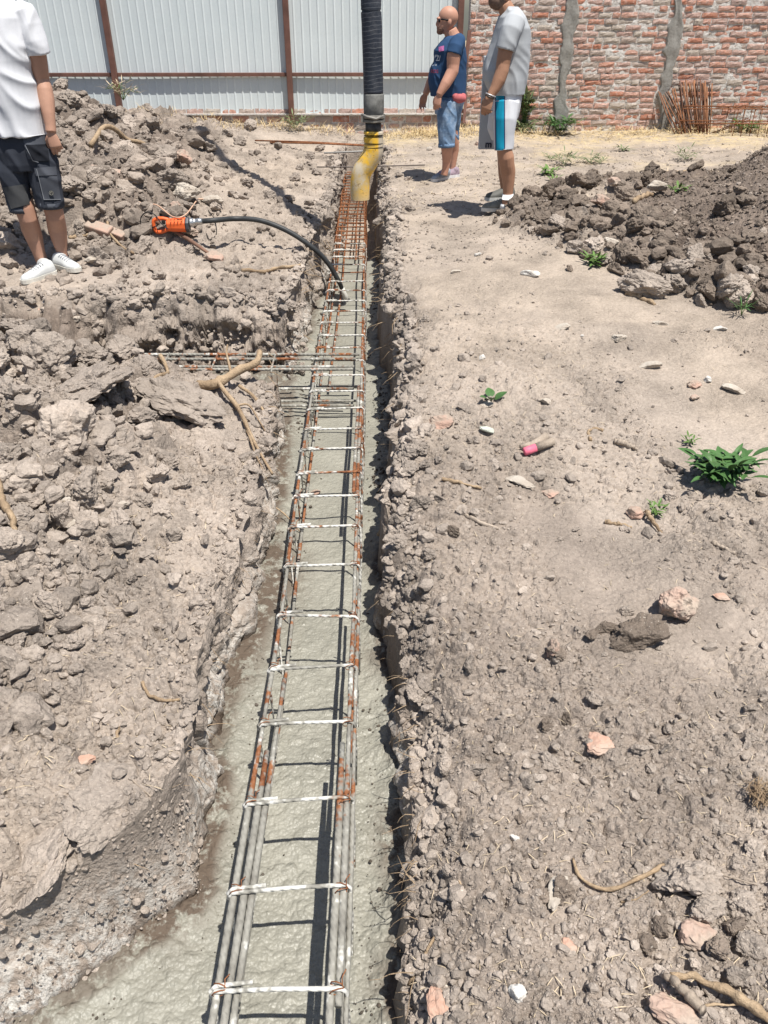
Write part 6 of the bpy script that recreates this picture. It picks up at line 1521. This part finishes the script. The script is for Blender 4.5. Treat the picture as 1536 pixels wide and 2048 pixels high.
# ---- the man in the white T-shirt, cut by the left edge
def man_white():
    p, _ = onground(100, 545); Y0 = p.y+.06; q = lambda u, v, dy=0.0: at(u, v, Y0+dy)
    t = empty('person', (at(80, 545, Y0).x, Y0, p.z), 'man in a white T-shirt, dark work shorts and white trainers, standing at the left edge', 'person')
    sk = skin('warm_skin', (.47, .265, .185))
    parts = [limb([(30, 300, 30, .02), (32, 370, 25, -.03), (50, 418, 20, -.05), (56, 436, 18.5, -.05), (62, 458, 18.8, .0), (69, 478, 16.5, .02), (77, 503, 12.5, .02), (85, 525, 11.5, .03), (92, 545, 12, .03)], q),
             limb([(78, 300, 30, .02), (94, 370, 25, -.03), (105, 412, 19, -.04), (110, 432, 18, -.03), (114, 455, 18.5, .03), (119, 480, 15.5, .04), (124, 505, 10, .04), (127, 528, 11, .04)], q),
             torso([(-10, -14, 26, .08, 0), (10, -12, 46, .10, 0), (60, 0, 44, .12, 0), (130, 14, 40, .12, 0), (200, 28, 42, .12, 0), (262, 42, 44, .13, 0), (300, 50, 44, .13, 0)], q),
             limb([(48, 28, 19, .0), (62, 66, 20, .0), (71, 98, 19.5, .01), (75, 118, 18.6, .02), (80, 140, 16.5, .03), (84, 160, 14.8, .04), (89, 180, 16, .02), (93, 202, 15.8, .0), (97, 228, 13, -.03), (101, 252, 10.5, -.05), (102, 264, 10.5, -.06)], q),
             limb([(-76, 26, 19, .0), (-84, 66, 19, .0), (-80, 118, 18, .02), (-70, 160, 14.5, .04), (-58, 202, 15, .0), (-46, 262, 10.5, -.06)], q),
             limb([(-24, -50, 18, -.02), (-20, -26, 19, .0), (-14, 0, 26, .0)], q)]
    parts += hand(q(102, 265, -.06), (.16, -.05, -1), (-.25, 1, .0), (-1, -.25, 0), 1.06, (.55, .62, .68, .72))
    parts += hand(q(-46, 263, -.06), (.10, -.05, -1), (.25, 1, .0), (1, -.25, 0), 1.06, (.5, .55, .6, .65))
    hc = q(-30, -92, -.03); parts += [ell(hc, (.078, .098, .115)), ell(hc+Vector((0, -.02, -.075)), (.060, .072, .055)), ell(hc+Vector((0, -.10, -.01)), (.015, .022, .024)), ell(hc+Vector((-.08, 0, -.01)), (.010, .02, .03)), ell(hc+Vector((.08, 0, -.01)), (.010, .02, .03))]
    fuse('body', parts, .0050, 3, sk, t)
    fuse('hair', [ell(hc+Vector((0, .012, .022)), (.083, .100, .106))], .007, 2, simple('brown_hair', (.06, .04, .03), .8, bump=.5, bscale=200), t)
    sh = cloth('white_cotton', (.68, .69, .72), .03)
    parts = [torso([(-16, -18, 27, .09, 0), (-4, -15, 38, .11, 0), (10, -12, 55, .125, 0), (36, -6, 60, .145, 0), (80, 3, 55, .155, -.01), (120, 12, 50, .155, -.02), (160, 20, 49, .155, -.02), (200, 28, 50.5, .155, -.02), (236, 35, 51, .155, -.02), (262, 40, 51, .16, -.02), (270, 42, 50.5, .16, -.02)], q),
             opening([(30, 8, 16, .0), (42, 22, 25, .0), (56, 52, 25.5, .0), (67, 82, 24.5, .0), (76, 108, 23.5, .01)], q), opening([(-62, 8, 16, .0), (-74, 24, 24, .0), (-82, 60, 24, .0), (-84, 106, 23, .01)], q)]
    S, ts = fuse('t_shirt', parts, .0055, 3, sh, t, wrinkles(.024, 5.0, 53, (1, 1, 1.1)))
    sm = cloth('charcoal_canvas', (.050, .056, .072), .25)
    parts = [torso([(256, 40, 49, .145, 0), (275, 44, 50.5, .15, 0), (300, 49, 53, .155, 0), (325, 54, 51, .15, 0), (338, 56, 48, .14, 0)], q),
             opening([(32, 300, 33, .0), (28, 345, 32, -.02), (34, 385, 27, -.04), (43, 422, 23.5, -.05)], q, .84), opening([(76, 300, 33, .0), (88, 345, 31, -.02), (95, 382, 28, -.03), (101, 414, 26, -.04)], q, .84)]
    O, to = fuse('work_shorts', parts, .0055, 3, sm, t, wrinkles(.016, 7, 61))
    pk = cloth('grey_pocket_canvas', (.085, .092, .110), .25); tr = cloth('pale_stitching', (.22, .23, .25)); dk = cloth('black_canvas', (.018, .020, .026))
    decal('cargo_pocket', to, ((74, 338), (112, 337), (122, 398), (88, 399)), pk, t, Y0, .010, 14, 20)
    decal('pocket_flap', to, ((68, 336), (112, 333), (114, 350), (72, 352)), pk, t, Y0, .015, 14, 6)
    decal('holster_pocket', to, ((43, 268), (92, 262), (98, 322), (56, 318)), pk, t, Y0, .008, 14, 18)
    decal('dark_pocket_flap', to, ((50, 290), (95, 288), (99, 322), (66, 322)), dk, t, Y0, .013, 12, 10)  # darker canvas over the lower part of the holster pocket
    decal('knee_patch', to, ((5, 375), (50, 368), (60, 408), (22, 418)), cloth('grey_knee_canvas', (.080, .082, .085)), t, Y0, .008, 14, 14)
    for a, b in (((73, 338), (88, 399)), ((50, 290), (66, 322)), ((66, 321), (77, 324)), ((88, 398.5), (122, 398))): decal('stitched_seam', to, ((a[0]-.6, a[1]), (a[0]+.8, a[1]), (b[0]+.8, b[1]+.4), (b[0]-.6, b[1]+.4)) if abs(a[0]-b[0]) < abs(a[1]-b[1])+8 else (a, b, (b[0], b[1]+1.2), (a[0], a[1]+1.2)), tr, t, Y0, .016, 3, 14)
    for rows in ([(41, 412, 22.6, -.05), (43, 423, 22.8, -.05)], [(99, 403, 25.4, -.04), (101, 415, 25.5, -.04)]):
        V, Fs = limb(rows, q, 22); mb = MB(); mb.add(V, Fs); mb.build('cuff', pk, O, smooth=True)
    for o in O.children: o.location = (0, 0, 0)
    h = to.ray_cast(Vector((0, 0, CAMZ)), ray(102.5, 386).normalized(), 60)
    if h[0] is not None:
        c = h[0]; nn = (Vector((0, 0, CAMZ))-c).normalized()
        def disc(r0, r1, o, mat, nm, par):
            s = nn.cross(Vector((0, 0, 1))).normalized(); u_ = s.cross(nn); V = []; Fs = []
            for i in range(24):
                a = i*math.pi/12
                for r in (r0, r1): V.append(c+nn*o+s*(r*math.cos(a))+u_*(r*math.sin(a)))
            for i in range(24): j = (i+1) % 24; Fs.append((2*i, 2*j, 2*j+1, 2*i+1))
            mb = MB(); mb.add(V, Fs); return mb.build(nm, mat, par)
        bd = disc(.0005, .0170, .020, BLK, 'round_badge', t); mt = simple('badge_metal', (.45, .43, .36), .4, .5, metal=.5)
        lo = disc(.0130, .0150, .0215, mt, 'badge_ring', bd); 
        s = nn.cross(Vector((0, 0, 1))).normalized()*-1; u_ = Vector((0, 0, 1)); mb = MB()
        for a, b in (((-.0055, -.008), (-.0055, .004)), ((.0055, -.008), (.0055, .004)), ((-.0055, .005), (.0055, .007))): mb.tube([c+nn*.022+s*a[0]+u_*a[1], c+nn*.022+s*b[0]+u_*b[1]], .0016, 6)
        mb.build('badge_mark', mt, bd)
        for o in bd.children: o.location = (0, 0, 0)
    wl = simple('white_leather', (.56, .57, .56), .5, .35, var=.05, scale=12, bump=.15); ws = simple('off_white_sole', (.60, .58, .52), .6, var=.2, scale=20); lc = simple('white_lace', (.34, .35, .37), .8)
    nv = cloth('navy_sock', (.02, .025, .05))
    zf = p.z
    hL = onground(112, 548)[0]; tL = onground(27, 571)[0]; zL = max(gz(hL.x, hL.y), gz(tL.x, tL.y), zf); hL = atz(110, 546, zL+.01); tL = atz(27, 573, zL+.004)
    tL = hL+(tL-hL).normalized()*.305
    shoe(hL, tL, .051, .090, wl, ws, t, q(86, 528, .03), .043, lc)
    hR = atz(112, 532, zL+.012); tR = atz(184, 549, zL+.02); tR = hR+(tR-hR).normalized()*.300
    shoe(hR, tR, .051, .090, wl, ws, t, q(125, 514, .04), .040, lc)
    for u, v, u2, v2, r, dy in ((84, 522, 90, 540, .046, .03), (124, 507, 127, 524, .042, .04)):
        mb = MB(); mb.tube([q(u, v+3, dy), q(u2, v2, dy)], r, 16); mb.build('sock', nv, t, smooth=True)
man_white()
